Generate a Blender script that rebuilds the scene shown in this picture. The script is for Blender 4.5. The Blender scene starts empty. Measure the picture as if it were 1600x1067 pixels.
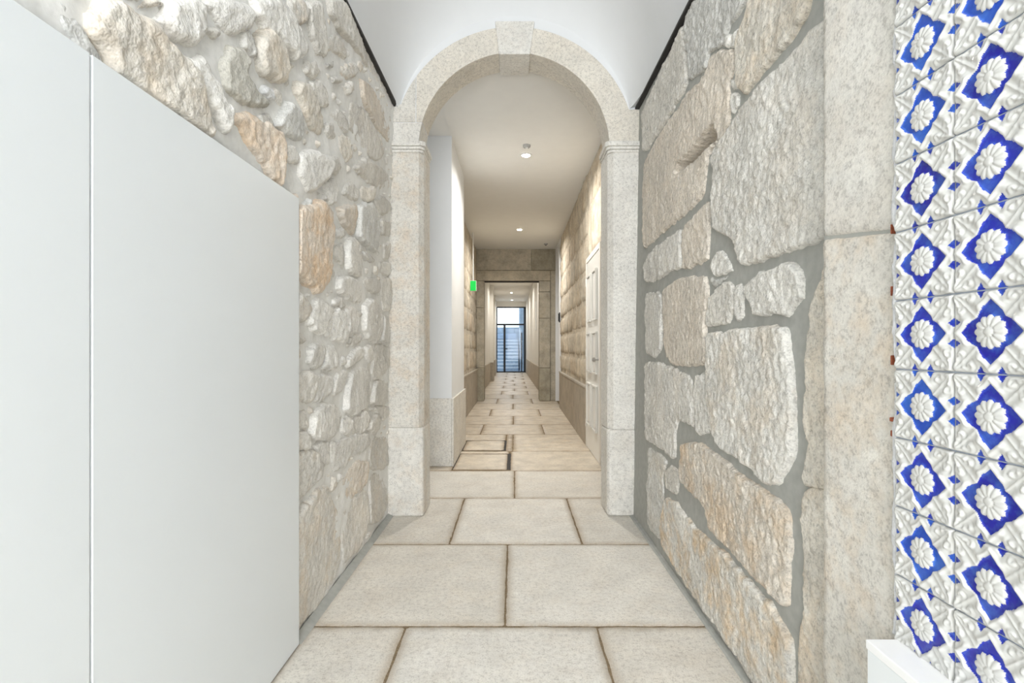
import bpy, bmesh, math, random
import numpy as np
from mathutils import Vector
from mathutils.geometry import delaunay_2d_cdt

scene = bpy.context.scene
COL = scene.collection
random.seed(7)

# ------------------------------------------------------------------ camera, sky, light, exposure
EYE = 1.2
cam = bpy.data.cameras.new('camera')
cam_o = bpy.data.objects.new('camera', cam)
COL.objects.link(cam_o)
cam_o.location = (0, 0, EYE)
cam_o.rotation_euler = (math.pi / 2, 0, 0)
cam.sensor_width = 36.0
cam.lens = 790.0 / 1600.0 * 36.0
cam.shift_x = -(804.0 - 800.0) / 1600.0
cam.shift_y = (544.0 - 533.5) / 1600.0
cam.clip_start = 0.05
cam.clip_end = 200
scene.camera = cam_o

world = bpy.data.worlds.new('world')
scene.world = world
world.use_nodes = True
wb = world.node_tree.nodes['Background']
wb.inputs['Color'].default_value = (0.90, 0.95, 1.0, 1)
wb.inputs['Strength'].default_value = 1.1

def area_light(name, loc, rot, sx, sy, power, color, shape='RECTANGLE', spread=math.pi):
    l = bpy.data.lights.new(name, 'AREA')
    l.shape = shape; l.size = sx; l.size_y = sy; l.energy = power; l.color = color; l.spread = spread
    o = bpy.data.objects.new(name, l); COL.objects.link(o)
    o.location = loc; o.rotation_euler = rot
    return o

# daylight falling in through the open street entrance behind the camera
area_light('entrance_daylight', (0, -3.05, 1.75), (math.pi / 2, 0, 0), 1.7, 3.3, 130, (0.97, 0.985, 1.0))

vs = scene.view_settings
vs.view_transform = 'Standard'
vs.look = 'None'
vs.exposure = 0.64
vs.gamma = 1.0
vs.use_curve_mapping = False
scene.cycles.use_denoising = True
scene.cycles.max_bounces = 6
scene.cycles.diffuse_bounces = 4
scene.cycles.adaptive_threshold = 0.1
scene.cycles.adaptive_min_samples = 16
scene.cycles.caustics_reflective = False
scene.cycles.caustics_refractive = False
scene.cycles.sample_clamp_indirect = 6

# ------------------------------------------------------------------ numpy noise
def _hash(i, j, k, s):
    n = (i * 374761393 + j * 668265263 + k * 2147483647 + s * 974634777) & 0xffffffff
    n = ((n ^ (n >> 13)) * 1274126177) & 0xffffffff
    n = (n ^ (n >> 16)) & 0xffffffff
    return n.astype(np.float64) / 2147483648.0 - 1.0

def vnoise(u, v, w, s=0):
    u = np.asarray(u, float); v = np.asarray(v, float); w = np.zeros_like(u) + w
    i = np.floor(u).astype(np.int64); j = np.floor(v).astype(np.int64); k = np.floor(w).astype(np.int64)
    f, g, h = u - i, v - j, w - k
    f = f * f * (3 - 2 * f); g = g * g * (3 - 2 * g); h = h * h * (3 - 2 * h)
    def c(a, b, d): return _hash(i + a, j + b, k + d, s)
    x00 = c(0,0,0) * (1 - f) + c(1,0,0) * f; x10 = c(0,1,0) * (1 - f) + c(1,1,0) * f
    x01 = c(0,0,1) * (1 - f) + c(1,0,1) * f; x11 = c(0,1,1) * (1 - f) + c(1,1,1) * f
    return (x00 * (1 - g) + x10 * g) * (1 - h) + (x01 * (1 - g) + x11 * g) * h

def fbm(u, v, w, freq, oct=3, s=0):
    t = 0; a = 1.0; n = 0
    for o in range(oct):
        t = t + a * vnoise(np.asarray(u) * freq, np.asarray(v) * freq, w, s + o)
        n += a; a *= 0.55; freq *= 2.03
    return t / n

# ------------------------------------------------------------------ materials
def new_mat(name):
    m = bpy.data.materials.new(name); m.use_nodes = True
    nt = m.node_tree
    return m, nt, nt.nodes['Principled BSDF']

def N(nt, typ, **kw):
    n = nt.nodes.new(typ)
    for k, v in kw.items():
        if k in n.inputs: n.inputs[k].default_value = v
        else: setattr(n, k, v)
    return n

def ramp(nt, src, stops):
    r = nt.nodes.new('ShaderNodeValToRGB')
    e = r.color_ramp.elements
    while len(e) < len(stops): e.new(0.5)
    for el, (p, c) in zip(e, stops):
        el.position = p; el.color = (c[0], c[1], c[2], 1) if len(c) == 3 else c
    nt.links.new(src, r.inputs['Fac'])
    return r.outputs['Color']

def mixc(nt, fac, a, b, mode='MIX'):
    m = nt.nodes.new('ShaderNodeMix'); m.data_type = 'RGBA'; m.blend_type = mode
    for sock, v in ((m.inputs[0], fac), (m.inputs[6], a), (m.inputs[7], b)):
        if isinstance(v, (int, float)): sock.default_value = v
        elif isinstance(v, tuple): sock.default_value = (v[0], v[1], v[2], 1)
        else: nt.links.new(v, sock)
    return m.outputs[2]

def math_node(nt, op, a, b=None, clamp=False):
    m = nt.nodes.new('ShaderNodeMath'); m.operation = op; m.use_clamp = clamp
    for s, v in ((m.inputs[0], a), (m.inputs[1], b)):
        if v is None: continue
        if isinstance(v, (int, float)): s.default_value = v
        else: nt.links.new(v, s)
    return m.outputs[0]

def granite(name, base, dark, speck=230, speck_amt=0.55, bump=0.5, bump_scale=120, rough=0.8, tint=True,
            stain=(0.50, 0.27, 0.10), edge=None, mottling=0.25, dirt=None, pores=0.0):
    """Speckled granite; object colour = the stone's own tint, its alpha = how much rust it carries."""
    m, nt, p = new_mat(name)
    L = nt.links.new
    tc = N(nt, 'ShaderNodeTexCoord')
    co = tc.outputs['Object']
    n1 = N(nt, 'ShaderNodeTexNoise', Scale=speck, Detail=2.0, Roughness=0.7); L(co, n1.inputs['Vector'])
    n2 = N(nt, 'ShaderNodeTexNoise', Scale=speck * 0.33, Detail=1.0, Roughness=0.65); L(co, n2.inputs['Vector'])
    n3 = N(nt, 'ShaderNodeTexNoise', Scale=5.0, Detail=2.0, Roughness=0.65); L(co, n3.inputs['Vector'])
    sp = math_node(nt, 'ADD', math_node(nt, 'MULTIPLY', n1.outputs['Fac'], 0.6), math_node(nt, 'MULTIPLY', n2.outputs['Fac'], 0.4))
    fl = ramp(nt, sp, [(0.37, (1, 1, 1)), (0.47, (.35, .35, .35)), (0.60, (0, 0, 0))])
    c = mixc(nt, math_node(nt, 'MULTIPLY', fl, speck_amt), base, dark)
    mt = ramp(nt, n3.outputs['Fac'], [(0.30, (1 - mottling,) * 3), (0.65, (1.0, 1.0, 1.0))])
    c = mixc(nt, 1.0, c, mt, 'MULTIPLY')
    if tint:
        oi = N(nt, 'ShaderNodeObjectInfo')
        c = mixc(nt, 1.0, c, oi.outputs['Color'], 'MULTIPLY')
        n4 = N(nt, 'ShaderNodeTexNoise', Scale=5.5, Detail=3.0, Roughness=0.75); L(co, n4.inputs['Vector'])
        st = ramp(nt, n4.outputs['Fac'], [(0.45, (0, 0, 0)), (0.66, (1, 1, 1))])
        f = math_node(nt, 'MULTIPLY', st, oi.outputs['Alpha'])
        c = mixc(nt, f, c, mixc(nt, 1.0, c, (stain[0] * 1.5, stain[1] * 1.5, stain[2] * 1.5), 'MULTIPLY'))
    if dirt:
        n5 = N(nt, 'ShaderNodeTexNoise', Scale=dirt[1], Detail=6.0, Roughness=0.7, Distortion=0.4); L(co, n5.inputs['Vector'])
        d = ramp(nt, n5.outputs['Fac'], [(dirt[2], (0, 0, 0)), (dirt[2] + 0.2, (1, 1, 1))])
        c = mixc(nt, math_node(nt, 'MULTIPLY', d, dirt[3]), c, dirt[0])
    if edge:
        at = N(nt, 'ShaderNodeAttribute', attribute_name='edge')
        e = math_node(nt, 'MULTIPLY', at.outputs['Fac'], math_node(nt, 'ADD', math_node(nt, 'MULTIPLY', n2.outputs['Fac'], 1.4), 0.05))
        c = mixc(nt, math_node(nt, 'MULTIPLY', e, edge[1], True), c, edge[0])
    L(c, p.inputs['Base Color'])
    p.inputs['Roughness'].default_value = rough
    p.inputs['Specular IOR Level'].default_value = 0.3
    b1 = N(nt, 'ShaderNodeTexNoise', Scale=bump_scale, Detail=1.0, Roughness=0.65); L(co, b1.inputs['Vector'])
    bsum = b1.outputs['Fac']
    if pores:
        b2 = N(nt, 'ShaderNodeTexNoise', Scale=38.0, Detail=0.0, Roughness=0.6); L(co, b2.inputs['Vector'])
        bsum = math_node(nt, 'ADD', bsum, math_node(nt, 'MULTIPLY', b2.outputs['Fac'], pores))
    bp = N(nt, 'ShaderNodeBump', Strength=bump, Distance=0.006)
    L(bsum, bp.inputs['Height']); L(bp.outputs['Normal'], p.inputs['Normal'])
    return m

def plain(name, color, rough=0.5, metal=0.0, bump=0.0, bscale=60, var=0.0, spec=0.4, coat=0.0):
    m, nt, p = new_mat(name)
    L = nt.links.new
    p.inputs['Roughness'].default_value = rough
    p.inputs['Metallic'].default_value = metal
    p.inputs['Specular IOR Level'].default_value = spec
    p.inputs['Coat Weight'].default_value = coat
    tc = N(nt, 'ShaderNodeTexCoord')
    n = N(nt, 'ShaderNodeTexNoise', Scale=bscale, Detail=4.0); L(tc.outputs['Object'], n.inputs['Vector'])
    lo = tuple(c * (1 - var) for c in color)
    L(ramp(nt, n.outputs['Fac'], [(0.3, lo), (0.7, color)]), p.inputs['Base Color'])
    if bump:
        bp = N(nt, 'ShaderNodeBump', Strength=bump, Distance=0.004)
        L(n.outputs['Fac'], bp.inputs['Height']); L(bp.outputs['Normal'], p.inputs['Normal'])
    return m

def emit(name, color, strength):
    m, nt, p = new_mat(name)
    p.inputs['Base Color'].default_value = (*color, 1)
    p.inputs['Emission Color'].default_value = (*color, 1)
    p.inputs['Emission Strength'].default_value = strength
    return m

M = {}
M['rubble'] = granite('rubble_stone', (0.88, 0.865, 0.83), (0.40, 0.39, 0.36), 150, 0.45, 0.55, 110, 0.9, stain=(0.67, 0.54, 0.40), mottling=0.18, pores=1.2)
M['ashlar'] = granite('hewn_stone', (0.87, 0.855, 0.815), (0.34, 0.33, 0.31), 150, 0.58, 0.7, 95, 0.9, stain=(0.65, 0.51, 0.36), mottling=0.2, pores=1.6)
M['smooth'] = granite('dressed_granite', (0.82, 0.805, 0.765), (0.36, 0.345, 0.32), 150, 0.58, 0.22, 200, 0.8, mottling=0.12, stain=(0.58, 0.42, 0.26))
M['floor'] = granite('floor_granite', (0.86, 0.835, 0.785), (0.38, 0.35, 0.31), 150, 0.52, 0.16, 170, 0.55, edge=((0.36, 0.27, 0.17), 0.8), mottling=0.12,
                     stain=(0.50, 0.38, 0.24))
M['floor_hall'] = granite('worn_hall_granite', (0.78, 0.71, 0.61), (0.36, 0.31, 0.25), 110, 0.42, 0.12, 90, 0.38, edge=((0.26, 0.18, 0.10), 0.9), mottling=0.25,
                          stain=(0.46, 0.38, 0.28))
M['dado'] = granite('dado_granite', (0.52, 0.47, 0.40), (0.24, 0.22, 0.19), 120, 0.5, 0.15, 180, 0.6, mottling=0.22, stain=(0.5, 0.4, 0.25))
M['hallstone'] = granite('hall_stone', (0.76, 0.71, 0.62), (0.30, 0.26, 0.20), 90, 0.45, 0.8, 40, 0.9, mottling=0.35, stain=(0.45, 0.33, 0.2), edge=((0.20, 0.16, 0.12), 0.5))
M['jamb'] = granite('doorway_stone', (0.58, 0.54, 0.455), (0.24, 0.22, 0.18), 120, 0.4, 0.4, 60, 0.85, mottling=0.3, stain=(0.5, 0.4, 0.25))
M['mortar_g'] = plain('grey_mortar', (0.47, 0.475, 0.445), 0.9, bump=0.35, bscale=28, var=0.16, spec=0.2)
M['mortar_l'] = plain('lime_mortar', (0.90, 0.89, 0.855), 0.9, bump=0.35, bscale=45, var=0.10, spec=0.2)
M['joint'] = plain('sandy_joint', (0.33, 0.25, 0.16), 0.95, bump=0.6, bscale=160, var=0.5, spec=0.1)
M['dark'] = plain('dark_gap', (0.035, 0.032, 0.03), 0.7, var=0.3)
M['plaster'] = plain('white_plaster', (0.80, 0.815, 0.825), 0.75, bump=0.04, bscale=8, var=0.015, spec=0.25)
M['hallceil'] = plain('hall_ceiling_plaster', (0.86, 0.86, 0.84), 0.75, bump=0.03, bscale=8, var=0.02, spec=0.25)
M['cream'] = plain('cream_plaster', (0.78, 0.75, 0.69), 0.7, bump=0.05, bscale=10, var=0.03, spec=0.25)
M['lacquer'] = plain('white_lacquer', (0.83, 0.865, 0.88), 0.32, bump=0.01, bscale=5, var=0.01, spec=0.45)
M['edgeband_lit_top'] = plain('white_edge_band_lit_top', (0.93, 0.93, 0.93), 0.4, var=0.01)
M['doorpaint'] = plain('ivory_door_paint', (0.80, 0.79, 0.75), 0.3, var=0.02, spec=0.45)
M['darkmetal'] = plain('dark_metal', (0.035, 0.037, 0.042), 0.4, 0.6, var=0.2)
M['steel'] = plain('brushed_steel', (0.5, 0.5, 0.5), 0.3, 1.0, var=0.1)
M['whiteplastic'] = plain('white_plastic', (0.82, 0.82, 0.80), 0.4, var=0.01)
M['greyplastic'] = plain('grey_plastic', (0.45, 0.45, 0.44), 0.5, var=0.05)
M['lamp'] = emit('lamp_glow', (1.0, 0.93, 0.80), 40.0)
M['exit'] = emit('exit_sign_green', (0.0, 0.50, 0.07), 0.4)
M['grout'] = plain('pale_grout', (0.62, 0.68, 0.78), 0.8, bump=0.4, bscale=120, var=0.15)
M['limewash'] = plain('rough_white_mortar', (0.84, 0.85, 0.87), 0.9, bump=1.0, bscale=150, var=0.12, spec=0.1)
M['brickred'] = plain('red_brick', (0.42, 0.12, 0.06), 0.9, bump=0.6, bscale=120, var=0.4)
M['extstone'] = granite('courtyard_granite', (0.42, 0.52, 0.64), (0.22, 0.27, 0.34), 60, 0.4, 0.4, 40, 0.9, mottling=0.25)

M['nosing'] = plain('worn_white_stone', (0.80, 0.84, 0.88), 0.8, var=0.05)

def glass_mat():
    m, nt, p = new_mat('door_glass')
    out = nt.nodes['Material Output']
    tr = N(nt, 'ShaderNodeBsdfTransparent'); tr.inputs['Color'].default_value = (0.93, 0.97, 1.0, 1)
    gl = N(nt, 'ShaderNodeBsdfGlossy'); gl.inputs['Roughness'].default_value = 0.02
    mx = N(nt, 'ShaderNodeMixShader'); mx.inputs[0].default_value = 0.012
    nt.links.new(tr.outputs[0], mx.inputs[1]); nt.links.new(gl.outputs[0], mx.inputs[2])
    nt.links.new(mx.outputs[0], out.inputs['Surface'])
    return m
M['glass'] = glass_mat()

def tile_mat():
    m, nt, p = new_mat('relief_tile_glaze')
    L = nt.links.new
    tc = N(nt, 'ShaderNodeTexCoord'); oi = N(nt, 'ShaderNodeObjectInfo')
    at = N(nt, 'ShaderNodeAttribute', attribute_name='blue')
    n = N(nt, 'ShaderNodeTexNoise', Scale=38.0, Detail=3.0, Roughness=0.6); L(tc.outputs['Object'], n.inputs['Vector'])
    bl = mixc(nt, ramp(nt, n.outputs['Fac'], [(0.38, (0, 0, 0)), (0.72, (0.85, 0.85, 0.85))]), oi.outputs['Color'],
              mixc(nt, 0.45, oi.outputs['Color'], (0.10, 0.32, 0.85)))
    n2 = N(nt, 'ShaderNodeTexNoise', Scale=70.0, Detail=2.0); L(tc.outputs['Object'], n2.inputs['Vector'])
    f = math_node(nt, 'ADD', at.outputs['Fac'], math_node(nt, 'MULTIPLY', math_node(nt, 'SUBTRACT', n2.outputs['Fac'], 0.5), 0.35))
    f = ramp(nt, f, [(0.42, (0, 0, 0)), (0.58, (1, 1, 1))])
    wt = ramp(nt, n.outputs['Fac'], [(0.3, (0.61, 0.61, 0.585)), (0.7, (0.66, 0.66, 0.64))])
    L(mixc(nt, f, wt, bl), p.inputs['Base Color'])
    p.inputs['Roughness'].default_value = 0.18
    p.inputs['Coat Weight'].default_value = 0.3
    p.inputs['Coat Roughness'].default_value = 0.1
    return m
M['tile'] = tile_mat()

# ------------------------------------------------------------------ mesh helpers
def link(o, parent=None):
    COL.objects.link(o)
    if parent is not None: o.parent = parent
    return o

def mk(name, verts, faces, mat, parent=None, smooth=False, attr=None):
    me = bpy.data.meshes.new(name)
    me.from_pydata([tuple(map(float, v)) for v in verts], [], faces)
    if smooth: me.polygons.foreach_set('use_smooth', [True] * len(me.polygons))
    me.materials.append(M[mat] if isinstance(mat, str) else mat)
    for k, vals in (attr or {}).items():
        a = me.attributes.new(k, 'FLOAT', 'POINT'); a.data.foreach_set('value', np.asarray(vals, dtype=np.float32))
    me.update()
    return link(bpy.data.objects.new(name, me), parent)

def from_bm(name, bm, mat, parent=None, smooth=False, bevel=0.0, seg=2):
    bmesh.ops.recalc_face_normals(bm, faces=bm.faces)
    if bevel > 0:
        ed = [e for e in bm.edges if len(e.link_faces) == 2 and e.calc_face_angle(0) > 0.5]
        bmesh.ops.bevel(bm, geom=ed, offset=bevel, segments=seg, profile=0.5, affect='EDGES', clamp_overlap=True)
    me = bpy.data.meshes.new(name); bm.to_mesh(me); bm.free()
    if smooth: me.polygons.foreach_set('use_smooth', [True] * len(me.polygons))
    me.materials.append(M[mat] if isinstance(mat, str) else mat)
    return link(bpy.data.objects.new(name, me), parent)

def prism(name, poly, a0, a1, axis, mat, parent=None, bevel=0.0):
    """Extrude a 2D polygon. axis 'z': poly in XY; 'y': poly in XZ; 'x': poly in YZ."""
    bm = bmesh.new()
    def P(p, t):
        return {'z': (p[0], p[1], t), 'y': (p[0], t, p[1]), 'x': (t, p[0], p[1])}[axis]
    lo = [bm.verts.new(P(p, a0)) for p in poly]; hi = [bm.verts.new(P(p, a1)) for p in poly]
    bm.faces.new(lo); bm.faces.new(hi[::-1])
    n = len(poly)
    for i in range(n): bm.faces.new((lo[i], hi[i], hi[(i + 1) % n], lo[(i + 1) % n]))
    return from_bm(name, bm, mat, parent, bevel=bevel)

def box(name, x0, x1, y0, y1, z0, z1, mat, parent=None, bevel=0.0):
    return prism(name, [(x0, y0), (x1, y0), (x1, y1), (x0, y1)], z0, z1, 'z', mat, parent, bevel)

def lathe(name, prof, centre, axis, mat, parent=None, n=24):
    """prof: (radius, along) pairs turned round an axis through centre."""
    bm = bmesh.new(); rings = []
    for r, t in prof:
        ring = []
        for k in range(n):
            a = 2 * math.pi * k / n; c, s = r * math.cos(a), r * math.sin(a)
            d = {'z': (c, s, t), 'y': (c, t, s), 'x': (t, c, s)}[axis]
            ring.append(bm.verts.new((centre[0] + d[0], centre[1] + d[1], centre[2] + d[2])))
        rings.append(ring)
    for A, B in zip(rings, rings[1:]):
        for k in range(n): bm.faces.new((A[k], A[(k + 1) % n], B[(k + 1) % n], B[k]))
    bm.faces.new(rings[0][::-1]); bm.faces.new(rings[-1])
    return from_bm(name, bm, mat, parent, smooth=False)

def tag(o, label, cat, kind=None, group=None):
    o['label'] = label; o['category'] = cat
    if kind: o['kind'] = kind
    if group: o['group'] = group
    return o

def empty(name, loc, label, cat, kind=None, group=None):
    o = bpy.data.objects.new(name, None); COL.objects.link(o); o.location = (0, 0, 0)
    o.empty_display_size = 0.1
    return tag(o, label, cat, kind, group)

TINT = dict(b=(0.98, 0.965, 0.935), l=(1.06, 1.055, 1.04), g=(0.93, 0.94, 0.94), w=(1.02, 0.985, 0.925), p=(1.01, 0.95, 0.88),
            o=(1.03, 0.93, 0.83), d=(0.80, 0.79, 0.74), q=(1.10, 1.12, 1.15))

def chaikin(p, k=1):
    p = np.asarray(p, float)
    for _ in range(k):
        q = np.roll(p, -1, 0)
        p = np.stack([p * 0.88 + q * 0.12, p * 0.12 + q * 0.88], 1).reshape(-1, 2)
    return p

def inside(P, poly):
    x, y = P[:, 0], P[:, 1]; r = np.zeros(len(P), bool)
    j = len(poly) - 1
    for i in range(len(poly)):
        xi, yi = poly[i]; xj, yj = poly[j]
        c = ((yi > y) != (yj > y)) & (x < (xj - xi) * (y - yi) / (yj - yi + 1e-12) + xi)
        r ^= c; j = i
    return r

def bdist(P, poly):
    A = np.asarray(poly); B = np.roll(A, -1, 0); D = B - A
    out = np.full(len(P), 1e9)
    L2 = (D ** 2).sum(1) + 1e-12
    for a, d, l in zip(A, D, L2):
        t = np.clip(((P - a) @ d) / l, 0, 1)
        out = np.minimum(out, np.hypot(P[:, 0] - a[0] - t * d[0], P[:, 1] - a[1] - t * d[1]))
    return out

def piece(name, poly, surf, mat, parent, sp=0.012, proud=0.02, sink=0.012, bevel=0.02, rough=0.004, coarse=0.006, jitter=0.004,
          tint='b', stain=0.0, seed=0, soft=1, hfun=None, edgew=0.03, tilt=0.0):
    """One stone: outline in its wall plane, domed, chipped and pitted; surf(u, v, h) gives the point in space."""
    rs = np.random.RandomState(seed + 11)
    poly = chaikin(poly, soft)
    pts = []
    for a, b in zip(poly, np.roll(poly, -1, 0)):
        n = max(1, int(math.ceil(np.linalg.norm(b - a) / sp)))
        for k in range(n): pts.append(a + (b - a) * k / n)
    pts = np.array(pts)
    if jitter:
        pts = pts + jitter * np.stack([fbm(pts[:, 0], pts[:, 1], seed * 1.7, 22, 3, 5), fbm(pts[:, 0], pts[:, 1], seed * 1.7, 22, 3, 9)], 1)
    lo, hi = pts.min(0), pts.max(0)
    gx, gy = np.meshgrid(np.arange(lo[0], hi[0], sp), np.arange(lo[1], hi[1], sp * 0.87))
    gx = gx + (np.arange(gx.shape[0]) % 2)[:, None] * sp * 0.5
    G = np.stack([gx.ravel(), gy.ravel()], 1) + rs.uniform(-0.18, 0.18, (gx.size, 2)) * sp
    G = G[inside(G, pts)]
    e1 = np.roll(pts, -1, 0) - np.roll(pts, 1, 0)
    nrm = np.stack([-e1[:, 1], e1[:, 0]], 1) / (np.hypot(*e1.T)[:, None] + 1e-9)
    area = 0.5 * np.sum(pts[:, 0] * np.roll(pts[:, 1], -1) - np.roll(pts[:, 0], -1) * pts[:, 1])
    rings = []
    if bevel < sp * 1.2:
        I1 = pts + nrm * (bevel if area > 0 else -bevel)
        I1 = I1[inside(I1, pts)]
        if len(I1): rings.append(I1[bdist(I1, pts) > bevel * 0.85])
    if len(G): G = G[bdist(G, pts) > (bevel + sp * .4 if rings else sp * 0.55)]
    allp = np.vstack([pts] + rings + ([G] if len(G) else []))
    nb = len(pts)
    vc, _, fc, _, _, _ = delaunay_2d_cdt([Vector(p) for p in allp], [], [list(range(nb))], 1, 1e-6)
    V = np.array([(v.x, v.y) for v in vc])
    d = bdist(V, pts)
    t = np.clip(d / bevel, 0, 1)
    s = np.sqrt(np.clip(1 - (1 - t) ** 2, 0, 1))
    h = -sink + (sink + proud) * s
    h = h + s * (rough * fbm(V[:, 0], V[:, 1], seed * 3.1, 50, 3, 21) + coarse * fbm(V[:, 0], V[:, 1], seed * 2.3, 9, 2, 33))
    if tilt:
        tu, tv_ = rs.uniform(-tilt, tilt, 2); cc = V.mean(0)
        h = h + s * np.clip(tu * (V[:, 0] - cc[0]) + tv_ * (V[:, 1] - cc[1]), -0.012, 0.012)
    if hfun is not None: h = hfun(V, h)
    P = surf(V[:, 0], V[:, 1], h)
    faces = [list(f) for f in fc]
    a, b, c = (np.array(P[i]) for i in faces[0][:3])
    e = np.clip(1 - d / edgew, 0, 1)
    o = mk(name, P, faces, mat, parent, smooth=True, attr={'edge': e})
    tn = TINT[tint]; k = 1 + 0.05 * rs.uniform(-1, 1)
    o.color = (tn[0] * k, tn[1] * k, tn[2] * k, stain)
    # make the outward side the front
    me = o.data; me.calc_loop_triangles()
    ref = surf(V[:1, 0], V[:1, 1], np.array([1.0]))[0] - surf(V[:1, 0], V[:1, 1], np.array([0.0]))[0]
    nz = sum(np.dot(np.array(p.normal), ref) for p in list(me.polygons)[:20])
    if nz < 0: me.flip_normals()
    return o

def sheet(name, surf, u0, u1, v0, v1, du, dv, hf, mat, back, parent=None):
    """A lumpy wall face with a thick body behind it (back = (axis value function) depth of the body)."""
    nu = max(2, int((u1 - u0) / du) + 1); nv = max(2, int((v1 - v0) / dv) + 1)
    U, V = np.meshgrid(np.linspace(u0, u1, nu), np.linspace(v0, v1, nv))
    u, v = U.ravel(), V.ravel()
    P = list(surf(u, v, hf(u, v)))
    F = [(j * nu + i, j * nu + i + 1, (j + 1) * nu + i + 1, (j + 1) * nu + i) for j in range(nv - 1) for i in range(nu - 1)]
    n = len(P)
    ring = [i for i in range(nu)] + [j * nu + nu - 1 for j in range(1, nv)] + [(nv - 1) * nu + i for i in range(nu - 2, -1, -1)] + [j * nu for j in range(nv - 2, 0, -1)]
    Bk = surf(u[ring], v[ring], np.full(len(ring), -back))
    P += list(Bk)
    m = len(ring)
    for k in range(m): F.append((ring[k], n + k, n + (k + 1) % m, ring[(k + 1) % m]))
    F.append(tuple(n + k for k in range(m)))
    bm = bmesh.new()
    vs_ = [bm.verts.new(tuple(map(float, p))) for p in P]
    for f in F: bm.faces.new([vs_[i] for i in f])
    o = from_bm(name, bm, mat, parent, smooth=False)
    for p in o.data.polygons: p.use_smooth = len(p.vertices) == 4
    return o

# ------------------------------------------------------------------ plan of the place (metres; camera at x=0, y=0)
YA, YB = 3.618, 3.87            # front and back of the stone arch
YD0, YD1 = 11.5, 11.85          # the stone doorway at the end of the hall
YE = 25.0                       # the glazed door at the far end
ZSP, RI, RO, XC = 2.634, 0.6825, 0.868, -0.004
def xl(z): return -0.885 + np.clip(np.asarray(z) - 1.8, 0, None) / 1.15 * 0.04
def xr(z): return 0.83 + 0.045 * np.asarray(z) / 2.93
def xh(y): return 0.88 + 0.06 * (np.asarray(y) - 3.87) / 7.6      # right wall of the hall
def zc(y): return 3.33 + 0.126 * (np.asarray(y) - 4.0) / 7.5      # hall ceiling

def surf_left(y, z, h): return np.stack([xl(z) - 0.018 + h, y, z], 1)
def surf_right(y, z, h): return np.stack([xr(z) + 0.018 - h, y, z], 1)
def surf_floor(x, y, h): return np.stack([x, y, h], 1)
def surf_hall(y, z, h): return np.stack([xh(y) + 0.015 - h, y, z], 1)
def surf_halll(y, z, h): return np.stack([-0.875 + h + 0 * y, y, z], 1)

# ------------------------------------------------------------------ floor
floor = box('floor', -1.6, 1.6, -3.0, YE + 0.1, -0.15, -0.0035, 'joint')
tag(floor, 'worn granite flagstone floor running the whole length of the passage', 'floor', 'structure')
rows = [(-3.0, -2.3, [0.1]), (-2.3, -1.7, [-0.3, 0.4]), (-1.7, -0.7, [0.0]), (-0.7, 0.3, [-0.4, 0.4]), (0.3, 1.22, [0.05]), (1.22, 2.184, [-0.468, 0.355]), (2.184, 3.098, [-0.042]),
        (3.098, 4.05, [-0.40, 0.415]), (4.05, 4.95, [0.0]), (4.95, 5.89, [-0.045]), (5.89, 7.04, [-0.02]), (7.04, 7.95, [-0.48, 0.42]),
        (7.95, 8.94, [-0.02]), (8.94, 9.93, [-0.45, 0.47]), (9.93, 10.95, [-0.03]), (10.95, 12.0, [-0.40, 0.40])]
y = 12.0; alt = 0
while y < YE:
    y2 = min(y + random.uniform(0.95, 1.2), YE + 0.05)
    if YE - y2 < 0.4: y2 = YE + 0.05
    rows.append((y, y2, [0.0 + random.uniform(-.06, .06)] if alt % 2 == 0 else [-0.35, 0.36])); y = y2; alt += 1
fs = 0
for (y0, y1, js) in rows:
    xa = -0.885 if y1 < 4.2 else (-0.90 if y1 < 12.1 else -0.9)
    xb = 0.86 if y1 < 4.2 else (0.96 if y1 < 12.1 else 0.75)
    if 4.0 < y1 < 5.3: xa = -1.3
    if 3.0 < y0 < 3.2: xa, xb = -0.9, 0.9
    xs = [xa] + js + [xb]
    for k in range(len(xs) - 1):
        g = 0.002
        slant = 0.018 * random.uniform(-1, 1)
        a, b = xs[k] + (g if k else 0), xs[k + 1] - (g if k < len(xs) - 2 else 0)
        c0, c1 = y0 + g, y1 - g
        polys = [[(a, c0), (b, c0), (b, c1), (a, c1)]]
        if abs(y0 - 4.95) < .01 and k == 0:      # loose cover slab with open joints
            polys = [[(-0.615, 5.0), (-0.075, 5.0), (-0.075, 5.735), (-0.615, 5.74)], [(-0.055, 4.96), (b, 4.96), (b, 5.88), (-0.055, 5.88)], [(a, 5.76), (-0.065, 5.75), (-0.065, 5.88), (a, 5.88)], [(-1.35, 4.955), (-0.625, 4.955), (-0.625, 5.14), (-1.35, 5.14)]]
        elif abs(y0 - 5.89) < .01 and k == 0:
            polys = [[(-0.615, 5.945), (-0.125, 5.945), (-0.125, 6.565), (-0.615, 6.565)], [(a, 6.585), (-0.12, 6.585), (-0.115, 7.03), (a, 7.03)], [(-0.105, 5.9), (b, 5.9), (b, 7.03), (-0.105, 7.03)]]
        for pl in polys:
            o = piece('flagstone', pl, surf_floor, 'floor' if y0 < 4.5 else 'floor_hall', floor, sp=0.03 if y0 < 5 else (0.06 if y0 < 12 else 0.12), proud=0.0, sink=0.006,
                      bevel=0.007 if y0 < 6 else 0.010, rough=0.0012, coarse=0.002 if y0 < 4.5 else 0.004, jitter=0.005, tint='b' if random.random() < .6 else 'l',
                      stain=0.10 if y0 < 5 else 0.35, seed=100 + fs, soft=0, edgew=0.038 if y0 < 5 else 0.04)
            fs += 1
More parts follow.
